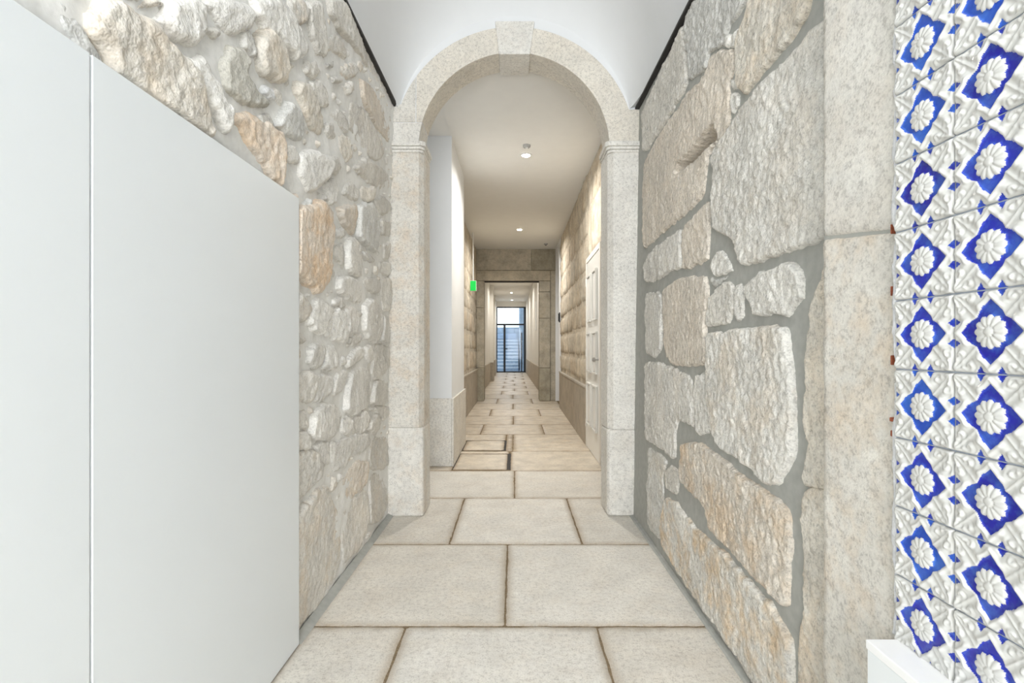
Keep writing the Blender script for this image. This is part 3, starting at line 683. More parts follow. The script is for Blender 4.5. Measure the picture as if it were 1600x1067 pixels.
# ---- relief tiles
TS = 0.14
def tile_mesh():
    n = 88
    t = np.linspace(-1, 1, n); X, Y = np.meshgrid(t, t); x, y = X.ravel(), Y.ravel()
    a, b = np.abs(x), np.abs(y); r = np.hypot(x, y); th = np.arctan2(y, x)
    pet = np.abs(np.cos(6 * th)) ** 0.6
    fe = 0.345 + 0.075 * pet
    fl = r < fe
    fh = 0.34 + 0.42 * np.sqrt(np.clip(1 - (r / fe) ** 2, 0, 1)) * (0.55 + 0.45 * pet)
    fh = np.where(r < 0.30, fh - 0.08 * np.exp(-((r - 0.13) / 0.03) ** 2), fh)
    fh = np.where(r < 0.11, 0.80 - 8 * r ** 2, fh)
    ang = np.arctan2(0.98 - b, 0.98 - a) - np.pi / 4
    lobes = -0.08 * np.exp(-(ang / 0.10) ** 2) + 0.02 * np.exp(-((np.abs(ang) - 0.33) / 0.12) ** 2)
    q = (a ** 0.98 + b ** 0.98) ** (1 / 0.98) / 0.80 - lobes
    inn = (q < 1) & ~fl
    # white scrollwork
    rr = np.hypot(a - 0.98, b - 0.98)
    sgn = np.sign(a - b)
    fan = np.cos(ang * 12 + sgn * 2.6 * rr) * np.clip(rr / 0.25, 0, 1) * np.clip((0.95 - rr) / 0.2, 0, 1)
    rib = np.exp(-((q - 1.13) / 0.085) ** 2) * np.clip((np.abs(ang) - 0.16) / 0.2, 0, 1)
    def scroll(ca, cb):
        d = np.hypot(a - ca, b - cb); an = np.arctan2(b - cb, a - ca)
        return np.cos(d * 34 + an) * np.clip((0.24 - d) / 0.1, 0, 1)
    out = 0.42 + 0.12 * fan + 0.28 * rib + 0.11 * (scroll(0.56, 0.82) + scroll(0.82, 0.56)) + 0.22 * np.exp(-((rr - 0.10) / 0.12) ** 2)
    h = np.where(fl, fh, np.where(inn, 0.12, out))
    def tri(p, s): return (s - 0.83) > 1.5 * np.abs(p - 0.27)
    tr = (tri(a, b) | tri(b, a)) & (q > 1.02)
    h = np.where(tr, 0.10, h)
    e = np.maximum(a, b)
    h = h * np.clip((1.0 - e) / 0.035, 0, 1) ** 0.6
    blue = np.where(inn | tr, 1.0, 0.0)
    for _ in range(1):                      # soften cliffs a little
        H2 = h.reshape(n, n); H2 = np.pad(H2, 1, 'edge')
        h = (H2[1:-1, 1:-1] * 4 + H2[:-2, 1:-1] + H2[2:, 1:-1] + H2[1:-1, :-2] + H2[1:-1, 2:]).ravel() / 8
    half = TS / 2 - 0.0011
    V = np.stack([-(0.005 + 0.012 * h), x * half, y * half], 1)
    F = [(j * n + i, (j + 1) * n + i, (j + 1) * n + i + 1, j * n + i + 1) for j in range(n - 1) for i in range(n - 1)]
    return V, F, blue
tv, tf, tb = tile_mesh()
t0 = mk('tile', tv, tf, 'tile', wall_right, smooth=True, attr={'blue': tb})
box('tile_bedding', 0.7872, 0.86, 0.15, 1.043, 0.0, 2.90, 'grout', wall_right)
rt = random.Random(3)
BL = [(0.008, 0.010, 0.33), (0.010, 0.020, 0.42), (0.006, 0.012, 0.36), (0.012, 0.028, 0.46)]
first = True
for c in range(6):
    for k in range(-4, 12):
        o = t0 if first else t0.copy()
        if not first: COL.objects.link(o)
        first = False
        o.location = (0.791, 1.041 - TS * (c + 0.5), 1.157 + TS * (k + 0.5))
        o.rotation_euler = (rt.choice((0, math.pi / 2, math.pi, -math.pi / 2)), 0, 0)
        col = BL[rt.randrange(4)]
        if (c == 0 and k in (-1, -3, 3, 4)) or rt.random() < 0.06: col = (0.010, 0.075, 0.52)
        o.color = (*col, 1)
# ragged white mortar along the tile edge, with bits of brick showing
prng = np.random.RandomState(5)
zz = np.linspace(0.6, 2.9, 70)
edge_poly = [(1.040, float(z)) for z in zz] + [(1.056 + 0.006 * prng.uniform(-1, 1), float(z)) for z in zz[::-1]]
def sg(y_, z_, h): return np.stack([0.793 - h + 0 * y_, y_, z_], 1)
piece('edge_mortar', edge_poly, sg, 'limewash', wall_right, sp=0.008, proud=0.006, sink=0.004, bevel=0.006, rough=0.003, coarse=0.002, jitter=0.002, seed=9, soft=0)
for (yy, z, w, hh) in ((1.062, 1.046, 0.008, 0.009), (1.0585, 1.015, 0.010, 0.013), (1.0615, 1.165, 0.003, 0.02), (1.0615, 1.31, 0.002, 0.02), (1.0615, 1.44, 0.002, 0.02)):
    box('brick_bit', 0.7895, 0.80, yy - w / 2, yy + w / 2, z, z + hh, 'brickred', wall_right, 0.002)

# ------------------------------------------------------------------ vault, end wall, stone arch
sx0, sx1, zs, rise = -0.862, 0.885, 2.945, 0.93
cxv, rv = (sx0 + sx1) / 2, (sx1 - sx0) / 2
def vault_mesh():
    nt_, V, F = 56, [], []
    ys = list(np.linspace(-3.0, YA - 0.5, 12)) + [YA - 0.5 + 0.53 * math.sin(k / 22 * math.pi / 2) for k in range(1, 23)]
    for off in (0.0, 0.15):
        for y_ in ys:
            u = max(0.0, (y_ - (YA - 0.5)) / 0.53); c = 1 - math.sqrt(max(0.0, 1 - u * u))
            for k in range(nt_ + 1):
                tt = math.pi * k / nt_
                vx, vz = cxv + (rv + off) * math.cos(tt), zs + (rise + off) * math.sin(tt)
                te = 0.33 + (math.pi - 0.66) * k / nt_
                ex_, ez = XC + (RO - .01 + off) * math.cos(te), ZSP + (RO - .01 + off) * math.sin(te)
                V.append((vx + (ex_ - vx) * c, y_ + off * .3 * u, vz + (ez - vz) * c))
    w = nt_ + 1; n = len(ys)
    for L_ in (0, 1):
        for a in range(n - 1):
            for k in range(nt_):
                b = L_ * n * w + a * w + k
                F.append((b, b + 1, b + w + 1, b + w) if L_ == 0 else (b, b + w, b + w + 1, b + 1))
    o_ = n * w
    for a in range(n - 1):
        for k in (0, nt_):
            b = a * w + k; q4 = (b, b + w, o_ + b + w, o_ + b); F.append(q4 if k == 0 else q4[::-1])
    for k in range(nt_):
        F.append((k, o_ + k, o_ + k + 1, k + 1)); b = (n - 1) * w + k; F.append((b, b + 1, o_ + b + 1, o_ + b))
    return V, F
vv, vf = vault_mesh()
ceiling = mk('ceiling', vv, vf, 'plaster', smooth=True)
ceiling.data.set_sharp_from_angle(angle=0.9)
tag(ceiling, 'smooth white plaster barrel vault over the front of the passage', 'ceiling', 'structure')
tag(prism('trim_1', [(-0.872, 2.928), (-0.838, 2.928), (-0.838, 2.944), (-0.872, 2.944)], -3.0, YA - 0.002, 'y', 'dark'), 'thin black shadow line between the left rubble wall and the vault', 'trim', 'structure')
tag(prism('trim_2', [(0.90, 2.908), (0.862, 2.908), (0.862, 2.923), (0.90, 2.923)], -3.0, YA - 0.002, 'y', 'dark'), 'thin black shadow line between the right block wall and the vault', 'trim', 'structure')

def arc(r, a0, a1, n=40, cx=XC, cz=ZSP):
    return [(cx + r * math.cos(a0 + (a1 - a0) * k / n), cz + r * math.sin(a0 + (a1 - a0) * k / n)) for k in range(n + 1)]
lun = [(-1.0, 2.72), (-1.0, 4.2), (1.05, 4.2), (1.05, 2.72)] + arc(RO - 0.004, 0.10, math.pi - 0.10, 60)
wf = prism('wall_front', lun, YA + 0.014, YB - 0.01, 'y', 'plaster')
tag(wf, 'white plastered end wall around the top of the stone arch', 'wall', 'structure')

arch = empty('stone_archway', (0, YA, 0), 'round granite archway with keystone and moulded capitals framing the hall', 'archway')
def gran(o, t='l', st=0.06):
    c = TINT[t]; o.color = (c[0], c[1], c[2], st); return o
gran(prism('pillar_base', [(-0.92, YA - .012), (-0.655, YA - .012), (-0.648, YA + .02), (-0.648, YB + .01), (-0.92, YB + .01)], 0, 0.632, 'z', 'smooth', arch, 0.012), 'l', .2)
gran(prism('pillar_base', [(0.93, YA - .012), (0.676, YA - .012), (0.662, YA + .02), (0.662, YB + .01), (0.93, YB + .01)], 0, 0.618, 'z', 'smooth', arch, 0.018), 'l', .08)
gran(prism('pillar_shaft', [(-0.92, YA), (-0.687, YA), (-0.655, YA + .05), (-0.648, YB), (-0.92, YB)], 0.632, 2.606, 'z', 'smooth', arch, 0.005), 'b', .3)
gran(prism('pillar_shaft', [(0.93, YA), (0.708, YA), (0.672, YA + .05), (0.660, YB), (0.93, YB)], 0.618, 2.606, 'z', 'smooth', arch, 0.005), 'l', .05)
for s, xi, xo in ((-1, -0.687, -0.92), (1, 0.700, 0.93)):
    cp = gran(prism('capital', [(xo, YA - .028), (xi - s * .030, YA - .028), (xi - s * .052, YA + .0), (xi - s * .052, YB + .012), (xo, YB + .012)], 2.640, 2.675, 'z', 'smooth', arch, 0.005))
    gran(prism('capital_band', [(xo, YA - .018), (xi - s * .018, YA - .018), (xi - s * .042, YA + .01), (xi - s * .042, YB + .010), (xo, YB + .010)], 2.620, 2.6395, 'z', 'smooth', cp, 0.004))
    gran(prism('capital_band', [(xo, YA - .009), (xi - s * .010, YA - .009), (xi - s * .034, YA + .02), (xi - s * .034, YB + .006), (xo, YB + .006)], 2.600, 2.6195, 'z', 'smooth', cp, 0.004))
ak = math.radians(5.6)
def ang_at(z, r): return math.asin((z - ZSP) / r)
zj = 2.817
# left: springer, haunch, ring; right: springer, ring; keystone
li = arc(RI, math.pi - ang_at(2.675, RI), math.pi - ang_at(zj - .002, RI), 8)
gran(prism('springer', [(-0.92, 2.675)] + li + [(-0.92, zj - .002)], YA, YB, 'y', 'smooth', arch, 0.003))
xj = -0.706
a_h = math.acos((xj - .002 - XC) / RO)
gran(prism('haunch_block', [(xj - .003, zj + .002)] + arc(RO, a_h, math.pi - ang_at(2.945, RO), 10) + [(-0.92, 2.945), (-0.92, zj + .002)], YA, YB - .02, 'y', 'smooth', arch, 0.003), 'b', .05)
a_h2 = math.acos((xj + .002 - XC) / RO)
gran(prism('voussoir_ring', [(xj + .002, zj + .002)] + arc(RI, math.pi - ang_at(zj + .002, RI), math.pi / 2 + ak, 30) + arc(RO, math.pi / 2 + ak - .012, a_h2, 30), YA, YB, 'y', 'smooth', arch, 0.004), 'w', .05)
gran(prism('voussoir_ring', arc(RI, ang_at(2.675, RI), math.pi / 2 - ak, 40) + arc(RO, math.pi / 2 - ak + .012, ang_at(2.91, RO), 40) + [(0.93, 2.91), (0.93, 2.675)], YA, YB, 'y', 'smooth', arch, 0.004), 'w', .05)
zk0, zk1 = ZSP + RI - 0.022, ZSP + RO + 0.028
gran(prism('keystone', [(XC - 0.108, zk0), (XC + 0.114, zk0), (XC + 0.146, zk1), (XC - 0.135, zk1)], YA - 0.018, YB + .012, 'y', 'smooth', arch, 0.006))
box('joint_mortar', -0.88, -0.662, YA + .006, YB - .01, zj - .003, zj + .003, 'plaster', arch)
box('joint_mortar', xj - .0035, xj + .0035, YA + .004, YB - .03, zj, 3.14, 'plaster', arch)

# ------------------------------------------------------------------ white cupboard on the left, white ledge on the right
cup = empty('cupboard', (0, 0, 0), 'tall plain white flush-door cupboard built against the left rubble wall', 'cupboard')
box('carcass', -0.902, -0.892, -0.95, 2.036, 0.004, 1.800, 'lacquer', cup)
d1 = box('cupboard_door', -0.891, -0.869, 1.041, 2.040, 0.006, 1.804, 'lacquer', cup, 0.0015)
d2 = box('cupboard_door', -0.891, -0.869, 0.042, 1.034, 0.006, 1.804, 'lacquer', cup, 0.0015)
box('edge_strip', -0.891, -0.874, 1.0345, 1.0405, 0.006, 1.80, 'edgeband_lit_top', cup)

led = empty('ledge', (0, 0, 0), 'white boxed-in ledge below the blue and white tiles', 'ledge')
box('front_panel', 0.719, 0.739, 0.10, 1.031, 0.0, 0.588, 'lacquer', led, 0.002)
box('end_panel', 0.739, 0.787, 1.013, 1.031, 0.0, 0.588, 'lacquer', led, 0.001)
box('top_board', 0.717, 0.789, 0.10, 1.033, 0.588, 0.606, 'edgeband_lit_top', led, 0.002)  # brighter white than the panels: light falling on the top, put into its colour

# ------------------------------------------------------------------ hall behind the arch
def quad(name, p, z0, z1, mat, parent=None, bevel=0.0): return prism(name, p, z0, z1, 'z', mat, parent, bevel)
hc = mk('ceiling_hall', [(-0.64, YB - .02, zc(YB)), (1.3, YB - .02, zc(YB)), (1.3, YD0 + .1, zc(YD0)), (-0.64, YD0 + .1, zc(YD0)), (-1.4, 5.15, zc(5.15)), (-1.4, YD0 + .1, zc(YD0)), (-0.64, 5.15, zc(5.15)),
                         (-0.64, YB - .02, 3.7), (1.3, YB - .02, 3.7), (1.3, YD0 + .1, 3.7), (-0.64, YD0 + .1, 3.7), (-0.64, 5.15, 3.7), (-1.4, 5.15, 3.7), (-1.4, YD0 + .1, 3.7)],
        [(0, 6, 3, 2, 1), (6, 4, 5, 3), (0, 7, 11, 6), (6, 11, 12, 4), (0, 1, 8, 7), (1, 2, 9, 8), (2, 3, 10, 9), (3, 5, 13, 10), (5, 4, 12, 13), (7, 8, 9, 10, 11), (11, 10, 13, 12)], 'hallceil')
tag(hc, 'flat white plaster ceiling of the hall behind the arch', 'ceiling', 'structure')
tag(box('ceiling_recess', -1.4, -0.641, YB - .02, 5.145, 3.36, 3.7, 'hallceil'), 'slightly raised white ceiling over the recess left of the hall', 'ceiling', 'structure')
tag(box('wall_recess', -1.5, -1.4, YB - .02, 6.4, 0, 3.7, 'plaster'), 'white wall at the back of the recess left of the hall', 'wall', 'structure')
pier = box('wall_partition', -1.4, -0.640, 5.146, 6.40, 0, 3.40, 'plaster', None, 0.003)
tag(pier, 'white plastered partition end standing behind the left arch pillar', 'wall', 'structure')
o = quad('dado_slab', [(-1.39, 5.128), (-0.640, 5.128), (-0.640, 5.149), (-1.39, 5.149)], 0.0, 0.69, 'smooth', pier, 0.004); gran(o, 'l', .1)
o = quad('dado_slab', [(-0.639, 5.128), (-0.618, 5.128), (-0.618, 6.41), (-0.639, 6.41)], 0.0, 0.69, 'smooth', pier, 0.004); gran(o, 'b', .1)

# left wall of the hall beyond the partition
whl = sheet('wall_hall_left', surf_halll, 6.40, YD0 + .05, 0, 3.6, 0.15, 0.15, lambda u, v: 0.004 * fbm(u, v, 2.2, 4, 3, 3), 'mortar_l', 0.3)
whl.data.materials[0] = M['hallstone']; whl.color = (0.95, 0.93, 0.9, 0.2)
tag(whl, 'rough stone wall of the hall left of the far doorway', 'wall', 'structure')
# right wall of the hall, broken by an arched white recess
whr = sheet('wall_hall_right', surf_hall, YB - .01, 10.30, 0, 3.6, 0.12, 0.12, lambda u, v: 0.004 * fbm(u, v, 5.2, 4, 3, 3), 'mortar_l', 0.3)
whr.data.materials[0] = M['hallstone']; whr.color = (1.0, 0.97, 0.92, 0.2)
tag(whr, 'rough beige stone wall on the right side of the hall with a granite dado', 'wall', 'structure')
def courses(parent, surf, y0, y1, z0, z1, seed, dz=(0.3, 0.45), dy=(0.45, 0.9), pr=0.016):
    r = random.Random(seed); z = z0; k = 0
    while z < z1 - 0.05:
        zt = min(z + r.uniform(*dz), z1)
        if z1 - zt < 0.15: zt = z1
        yv = y0
        while yv < y1 - 0.02:
            yt = min(yv + r.uniform(*dy), y1)
            if y1 - yt < 0.2: yt = y1
            j = lambda: r.uniform(-0.02, 0.02)
            pl = [(yv + .012, z + .012 + j() * .5), (yt - .012, z + .012 + j() * .5), (yt - .012, zt - .012 + j() * .5), (yv + .012, zt - .012 + j() * .5)]
            piece('stone', pl, surf, 'hallstone', parent, sp=0.06, proud=pr * r.uniform(.6, 1.3), sink=0.008, bevel=0.04, rough=0.008, coarse=0.012, jitter=0.014,
                  tint=r.choice('bwpw'), stain=r.uniform(0, .5), seed=seed * 50 + k, soft=1, edgew=0.05)
            k += 1; yv = yt
        z = zt
courses(whr, surf_hall, 6.26, 10.28, 0.76, 3.40, 21)
courses(whr, surf_hall, 3.9, 5.12, 0.05, 3.33, 22, pr=0.008)
courses(whr, surf_hall, 5.14, 6.24, 2.30, 3.36, 23, dz=(.4, .6), pr=0.008)
courses(whl, surf_halll, 8.4, YD0 - .02, 0.76, 3.42, 24, pr=0.012)
for a, b in ((6.26, 7.55), (7.555, 8.95), (8.955, 10.29)):
    o = quad('dado_slab', [(xh(a) - .022, a), (xh(a) + .012, a), (xh(b) + .012, b), (xh(b) - .022, b)], 0, 0.70, 'dado', whr, 0.003); gran(o, 'b', .25)
    o = quad('dado_cap', [(xh(a) - .030, a), (xh(a) + .012, a), (xh(b) + .012, b), (xh(b) - .030, b)], 0.70, 0.735, 'dado', whr, 0.006); gran(o, 'q', .0)
for a, b in ((6.42, 8.2), (8.205, 9.9), (9.905, 11.49)):
    o = box('dado_slab', -0.88, -0.838, a, b, 0, 0.70, 'dado', whl, 0.003); gran(o, 'b', .2)
    o = box('dado_cap', -0.88, -0.830, a, b, 0.70, 0.735, 'dado', whl, 0.006); gran(o, 'l', 0)

# arched white recess between the right wall and the far doorway
rec = [(10.30, 0.0), (10.30, 2.72)] + [(10.90 - 0.60 * math.cos(t), 2.72 + 0.60 * math.sin(t)) for t in [math.pi * k / 20 for k in range(1, 20)]] + [(11.50, 2.72), (11.50, 0.0)]
oth = [(10.29, 0.0)] + [(10.29, 3.6), (11.62, 3.6), (11.62, 0.0), (11.50, 0.0)] + [(p[0], p[1]) for p in rec[::-1][1:-1]] + [(10.30, 0.0)]
wr = prism('wall_recess_arch', oth, 0.93, 1.33, 'x', 'plaster')
tag(wr, 'white round-headed recess in the right wall just before the far doorway', 'wall', 'structure')
box('recess_back', 1.33, 1.40, 10.2, 11.6, 0, 3.6, 'plaster', wr)
prism('recess_trim', [(10.265, 0.735), (10.30, 0.735), (10.30, 2.72)] + [(10.90 - 0.60 * math.cos(t), 2.72 + 0.60 * math.sin(t)) for t in [math.pi * k / 20 for k in range(1, 11)]] +
      [(10.90 - 0.64 * math.cos(t), 2.72 + 0.64 * math.sin(t)) for t in [math.pi * k / 20 for k in range(10, -1, -1)]], 0.905, 0.94, 'x', 'plaster', wr)
ic = empty('intercom', (0, 0, 0), 'small dark wall handset beside the white round-headed recess', 'intercom')
box('housing', 0.895, 0.915, 10.15, 10.22, 1.72, 1.92, 'darkmetal', ic, 0.004)
box('handset', 0.880, 0.895, 10.165, 10.205, 1.74, 1.90, 'darkmetal', ic, 0.004)

# white panelled door in the right wall
def xd(y_): return float(xh(y_)) - 0.008
ya, yb = 5.20, 6.17
door1 = empty('door_1', (0, 0, 0), 'ivory six-panel wooden door in the right wall behind the arch', 'door', 'structure')
def dq(name, y0, y1, z0, z1, out0, out1, mat, parent, bevel=0.0):
    return quad(name, [(xd(y0) - out1, y0), (xd(y0) - out0, y0), (xd(y1) - out0, y1), (xd(y1) - out1, y1)], z0, z1, mat, parent, bevel)
leaf = dq('door_leaf', ya, yb, 0.008, 2.225, -0.012, 0.008, 'doorpaint', door1, 0.002)
for (z0, z1) in ((0.30, 0.80), (0.92, 1.38), (1.50, 2.05)):
    for (p0, p1) in ((0.13, 0.42), (0.56, 0.87)):
        y0, y1 = ya + (yb - ya) * p0, ya + (yb - ya) * p1
        pn = dq('door_panel', y0 + .03, y1 - .03, z0 + .03, z1 - .03, 0.008, 0.022, 'doorpaint', door1, 0.006)
        dq('panel_moulding', y0, y1, z0, z0 + .022, 0.008, 0.034, 'doorpaint', pn, 0.004)
        dq('panel_moulding', y0, y1, z1 - .022, z1, 0.008, 0.034, 'doorpaint', pn, 0.004)
        dq('panel_moulding', y0, y0 + .022, z0 + .022, z1 - .022, 0.008, 0.034, 'doorpaint', pn, 0.004)
        dq('panel_moulding', y1 - .022, y1, z0 + .022, z1 - .022, 0.008, 0.034, 'doorpaint', pn, 0.004)
dq('door_jamb', yb + .003, yb + .06, 0, 2.29, -0.02, 0.014, 'cream', door1, 0.003)
dq('door_jamb', ya - .06, ya - .003, 0, 2.29, -0.02, 0.014, 'cream', door1, 0.003)
dq('door_head', ya - .003, yb + .003, 2.23, 2.29, -0.02, 0.014, 'cream', door1, 0.003)
for z in (0.25, 1.1, 1.95): dq('hinge', yb - .012, yb + .012, z, z + .09, 0.014, 0.024, 'doorpaint', door1, 0.002)
lathe('door_knob', [(0.008, 0.0), (0.008, -0.03), (0.024, -0.04), (0.024, -0.06), (0.010, -0.068)], (xd(ya) - 0.008, ya + .06, 1.08), 'x', 'steel', door1, 16)

# ------------------------------------------------------------------ stone doorway at the end of the hall
wd = empty('wall_doorway', (0, YD0, 0), 'beige stone wall with a square doorway closing the hall', 'wall', 'structure')
def blk(name, x0, x1, z0, z1, out=0.0, t='b', st=.2):
    o = box(name, x0 + .003, x1 - .003, YD0 - out, YD1, z0 + .003, z1 - .003, 'jamb', wd, 0.012); gran(o, t, st); return o
for (x0, x1, zz_) in ((-0.873, -0.6885, (0, .75, 2.12, 2.728)), (0.5575, 0.815, (0, .75, 1.88, 2.48, 2.728))):
    for z0, z1 in zip(zz_, zz_[1:]): blk('jamb_block', x0, x1, z0, z1, 0.02, 'b' if z0 > 0 else 'd', .2)
blk('lintel', -0.873, 0.815, 2.728, 2.966, 0.02, 'w', .1)
blk('wall_block', -0.95, 0.38, 2.966, 3.46, 0.0, 'b', .1)
blk('wall_block', 0.38, 0.95, 2.966, 3.46, 0.0, 'd', .1)
blk('wall_block', 0.815, 0.95, 0, 2.966, -0.01, 'b', .1)
blk('wall_block', -0.95, -0.873, 0, 2.966, -0.01, 'b', .1)
box('wall_core', -0.94, -0.70, YD0 + .02, YD1 - .02, 0.0, 3.5, 'jamb', wd)
box('wall_core', 0.57, 1.45, YD0 + .10, YD1 - .02, 0.0, 3.5, 'jamb', wd)
box('wall_core', -0.94, 0.94, YD0 + .02, YD1 - .02, 2.75, 3.5, 'jamb', wd)
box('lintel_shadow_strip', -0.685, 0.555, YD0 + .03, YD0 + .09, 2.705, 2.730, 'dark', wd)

# ------------------------------------------------------------------ long corridor to the glazed door
def xr2(y_): return 0.72 - 0.15 * (y_ - YD1) / (YE - YD1)
cl = box('wall_corridor_left', -1.1, -0.90, YD1, YE + .1, 0, 3.6, 'cream')
tag(cl, 'cream plaster corridor wall left of the glazed door', 'wall', 'structure')
cr = quad('wall_corridor_right', [(xr2(YD1), YD1), (1.0, YD1), (1.0, YE + .1), (xr2(YE), YE + .1)], 0, 3.6, 'cream')
tag(cr, 'cream plaster corridor wall right of the glazed door', 'wall', 'structure')
tag(box('ceiling_corridor', -1.1, 1.0, YD1, YE + .1, 3.50, 3.7, 'cream'), 'pale ceiling of the far corridor', 'ceiling', 'structure')
for a, b in ((YD1 + .05, 14.4), (14.41, 18.3), (19.01, 22.0), (22.5, YE - .2)):
    gran(box('dado_slab', -0.905, -0.875, a, b, 0, 0.68, 'dado', cl, 0.004), 'w', .1)
for a, b in ((13.9, 16.5), (16.51, 20.0), (20.01, YE - .1)):
    gran(quad('dado_slab', [(xr2(a) - .02, a), (xr2(a) + .01, a), (xr2(b) + .01, b), (xr2(b) - .02, b)], 0, 0.68, 'dado', cr, 0.004), 'w', .1)
pl1 = box('wall_pilaster', -0.90, -0.776, 18.4, 18.95, 0, 3.5, 'cream', cl)
gran(box('dado_slab', -0.90, -0.760, 18.38, 18.97, 0, 0.68, 'dado', cl, 0.004), 'b', .2)
box('wall_pilaster', -0.90, -0.85, 22.05, 22.45, 0, 3.5, 'cream', cl)
gran(box('dado_slab', -0.90, -0.838, 22.03, 22.47, 0, 0.68, 'dado', cl, 0.004), 'b', .2)
# white door on the right side of the corridor
door2 = empty('door_2', (0, 0, 0), 'plain white door with steel handle just past the far stone doorway', 'door', 'structure')
def cq(name, y0, y1, z0, z1, o0, o1, mat, parent, bevel=0): return quad(name, [(xr2(y0) - o1, y0), (xr2(y0) - o0, y0), (xr2(y1) - o0, y1), (xr2(y1) - o1, y1)], z0, z1, mat, parent, bevel)
cq('door_leaf', 12.5, 13.45, 0.01, 2.4, 0.0, 0.015, 'doorpaint', door2, 0.002)
cq('door_jamb', 12.42, 12.495, 0, 2.47, 0.0, 0.03, 'doorpaint', door2, 0.002)
cq('door_jamb', 13.455, 13.53, 0, 2.47, 0.0, 0.03, 'doorpaint', door2, 0.002)
cq('door_head', 12.495, 13.455, 2.405, 2.47, 0.0, 0.03, 'doorpaint', door2, 0.002)
hd = cq('handle_plate', 12.62, 12.67, 1.02, 1.24, 0.015, 0.025, 'darkmetal', door2, 0.003)
cq('handle_lever', 12.63, 12.78, 1.13, 1.155, 0.05, 0.068, 'darkmetal', hd, 0.003)
cq('handle_neck', 12.63, 12.65, 1.132, 1.152, 0.025, 0.05, 'darkmetal', hd)
tag(cq('wall_panel', 15.6, 15.72, 1.75, 2.65, 0.0, 0.03, 'whiteplastic', None, 0.008), 'narrow white vertical wall panel halfway along the corridor on the right', 'wall panel')

# glazed door
d3 = empty('door_3', (0, YE, 0), 'dark metal framed glazed door with transom light at the corridor end', 'door', 'structure')
gx0, gx1, gz1, gt = -0.864, 0.525, 3.225, 2.37
box('frame_post', gx0 - .04, gx0 + .012, YE - .03, YE + .03, 0, gz1, 'darkmetal', d3)
box('frame_post', gx1 - .075, gx1 + .03, YE - .04, YE + .04, 0, gz1, 'darkmetal', d3)
box('frame_head', gx0, gx1, YE - .03, YE + .03, gz1 - .035, gz1 + .02, 'darkmetal', d3)
box('transom_bar', gx0, gx1, YE - .03, YE + .03, gt - .04, gt + .04, 'darkmetal', d3)
box('bottom_rail', gx0, gx1, YE - .03, YE + .03, 0.0, 0.06, 'darkmetal', d3)
st = box('door_stile', -0.545, -0.445, YE - .035, YE + .035, 0.0, gt - .04, 'darkmetal', d3)
hp = box('handle_plate', -0.50, -0.46, YE - .055, YE - .035, 1.05, 1.35, 'darkmetal', st, 0.003)
box('pull_handle', -0.46, -0.34, YE - .10, YE - .075, 1.14, 1.19, 'darkmetal', st, 0.003)
box('handle_neck', -0.49, -0.46, YE - .10, YE - .05, 1.145, 1.185, 'darkmetal', st)
for (a, b, c, e) in ((gx0 + .01, -0.545, 0.06, gt - .04), (-0.445, gx1 - .075, 0.06, gt - .04), (gx0 + .01, gx1 - .075, gt + .04, gz1 - .035)):
    box('glass_pane', a, b, YE - .004, YE + .004, c, e, 'glass', d3)
tag(box('wall_far', -1.1, 1.0, YE - .01, YE + .12, gz1 + .02, 3.6, 'cream'), 'cream beam above the glazed door', 'wall', 'structure')
tag(box('trim_3', gx1 + .03, 1.0, YE - .02, YE + .12, 0, gz1 + .02, 'cream'), 'cream reveal right of the glazed door', 'trim', 'structure')

# ------------------------------------------------------------------ courtyard beyond the glass
gr = box('ground', -6, 6, YE + .12, 40, -0.15, 0.0, 'extstone'); gran(gr, 'l', 0)
tag(gr, 'pale stone paving of the courtyard outside the glazed door', 'ground', 'structure')
stairs = empty('courtyard_stairs', (0, 27, 0), 'pale granite steps climbing the courtyard behind the glazed door', 'stairs')
for k in range(9):
    s_ = box('step', -2.6, 0.20, 26.6 + .32 * k, 26.6 + .32 * (k + 1) + (.05 if k < 8 else 2.2), 0.0, 0.185 * (k + 1) - 0.035, 'extstone', stairs); gran(s_, 'g', 0)
    n_ = box('nosing', -2.6, 0.21, 26.56 + .32 * k, 26.6 + .32 * (k + 1) + (.04 if k < 8 else 2.2), 0.185 * (k + 1) - 0.035, 0.185 * (k + 1), 'nosing', stairs); gran(n_, 'q', 0)
yw = empty('wall_courtyard', (0, 31, 0), 'light stone block wall behind the courtyard steps', 'wall', 'structure')
rw = random.Random(4)
for r_ in range(7):
    xx = -4.0 - rw.uniform(0, .6)
    while xx < 4:
        w_ = rw.uniform(.6, 1.1)
        o = box('wall_block', xx + .008, xx + w_ - .008, 32.0 - rw.uniform(0, .02), 32.4, r_ * .36 + .006, r_ * .36 + .354, 'extstone', yw, 0.01); gran(o, rw.choice('lqg'), 0)
        xx += w_
box('wall_core', -4.2, 4.4, 32.03, 32.38, 0, 2.5, 'extstone', yw)
gp = box('wall_side', 0.28, 0.95, 26.0, 31.9, 0, 3.9, 'extstone'); gran(gp, 'g', 0)
tag(gp, 'blue-grey stone side wall right of the courtyard steps', 'wall', 'structure')
dp = empty('downpipe', (0, 0, 0), 'dark slender pipe on the courtyard side wall', 'pipe')
lathe('pipe', [(0.035, 0.02), (0.035, 2.0)], (0.36, 25.9, 0), 'z', 'darkmetal', dp, 12)
for z in (0.4, 1.6): box('pipe_bracket', 0.315, 0.405, 25.93, 26.0, z, z + .05, 'darkmetal', dp)

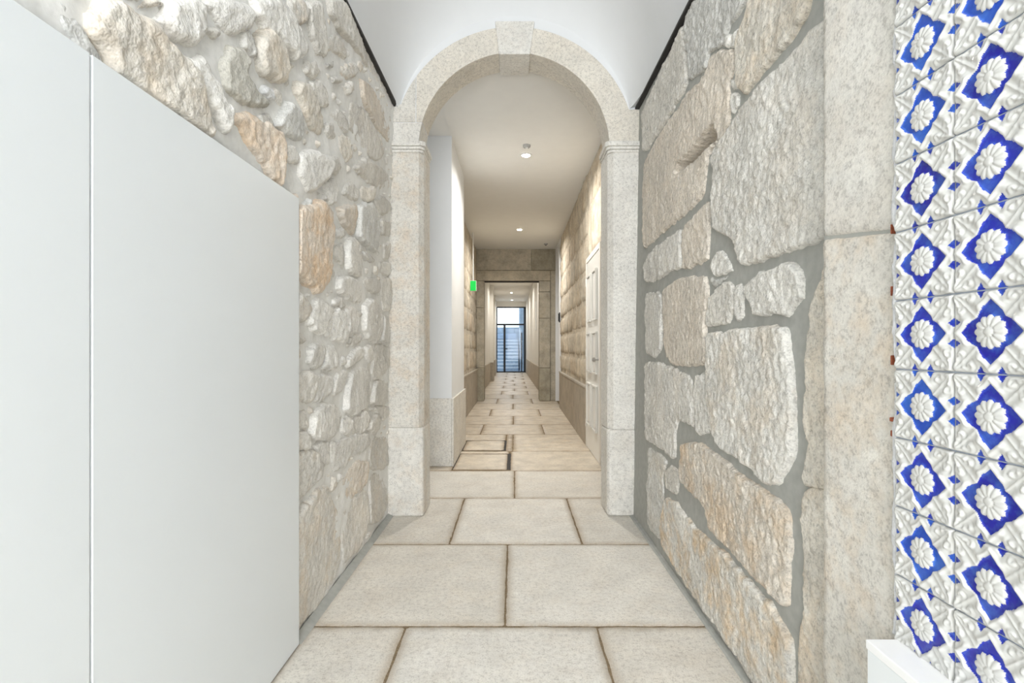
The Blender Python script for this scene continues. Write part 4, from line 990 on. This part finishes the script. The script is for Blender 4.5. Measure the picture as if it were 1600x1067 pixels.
# ------------------------------------------------------------------ ceiling lights and small fittings
def downlight(x, y_, z, label, power, r=0.045):
    e = empty('downlight', (x, y_, z), label, 'downlight', None, 'recessed ceiling downlights')
    lathe('trim_ring', [(r + .022, 0.0), (r + .022, -0.006), (r + .004, -0.010), (r, -0.004)], (x, y_, z), 'z', 'whiteplastic', e, 28)
    lathe('lens', [(r * .92, -0.0102), (r * .92, -0.0125)], (x, y_, z), 'z', 'lamp', e, 24)
    l = area_light('downlight_beam', (x, y_, z - 0.02), (0, 0, 0), 2 * r, 2 * r, power, (1.0, 0.965, 0.91), 'DISK', math.radians(155))
    return e
downlight(0.128, 5.64, float(zc(5.64)), 'round recessed ceiling light nearest the stone arch', 23)
downlight(0.096, 9.45, float(zc(9.45)), 'round recessed ceiling light above the far end of the stone hall', 25)
downlight(-0.13, 14.3, 3.5, 'recessed corridor ceiling light nearest the far stone doorway', 16)
downlight(-0.13, 17.6, 3.5, 'recessed corridor ceiling light at the edge of the far doorway lintel', 16)
downlight(-0.13, 20.9, 3.5, 'middle recessed light seen through the far stone doorway', 16)
downlight(-0.13, 24.1, 3.5, 'recessed corridor ceiling light right before the glazed door', 15)
sd = empty('smoke_detector', (0, 0, 0), 'small pale ceiling smoke detector beside the nearest downlight', 'detector')
zz5 = float(zc(5.36))
lathe('housing', [(0.04, 0.0), (0.04, -0.018), (0.028, -0.03)], (0.128, 5.36, zz5), 'z', 'greyplastic', sd, 20)
lathe('sensor_cap', [(0.016, -0.03), (0.012, -0.04)], (0.128, 5.36, zz5), 'z', 'whiteplastic', sd, 14)
cs = empty('ceiling_sensor', (0, 0, 0), 'tiny dark sensor on the hall ceiling near the far doorway', 'sensor')
zz6 = float(zc(10.85))
lathe('housing', [(0.045, 0.0), (0.045, -0.012), (0.03, -0.03)], (0.67, 10.85, zz6), 'z', 'greyplastic', cs, 18)
lathe('sensor_cap', [(0.018, -0.03), (0.012, -0.042)], (0.67, 10.85, zz6), 'z', 'darkmetal', cs, 12)

ex = empty('exit_sign', (0, 0, 0), 'glowing green exit light hanging on a white conduit by the left hall wall', 'exit sign')
box('housing', -0.855, -0.735, 9.72, 9.76, 2.30, 2.50, 'whiteplastic', ex, 0.008)
box('lit_panel', -0.850, -0.740, 9.712, 9.7195, 2.305, 2.495, 'exit', ex, 0.003)
lathe('conduit', [(0.012, 2.50), (0.012, float(zc(9.74)))], (-0.80, 9.74, 0), 'z', 'whiteplastic', ex, 12)
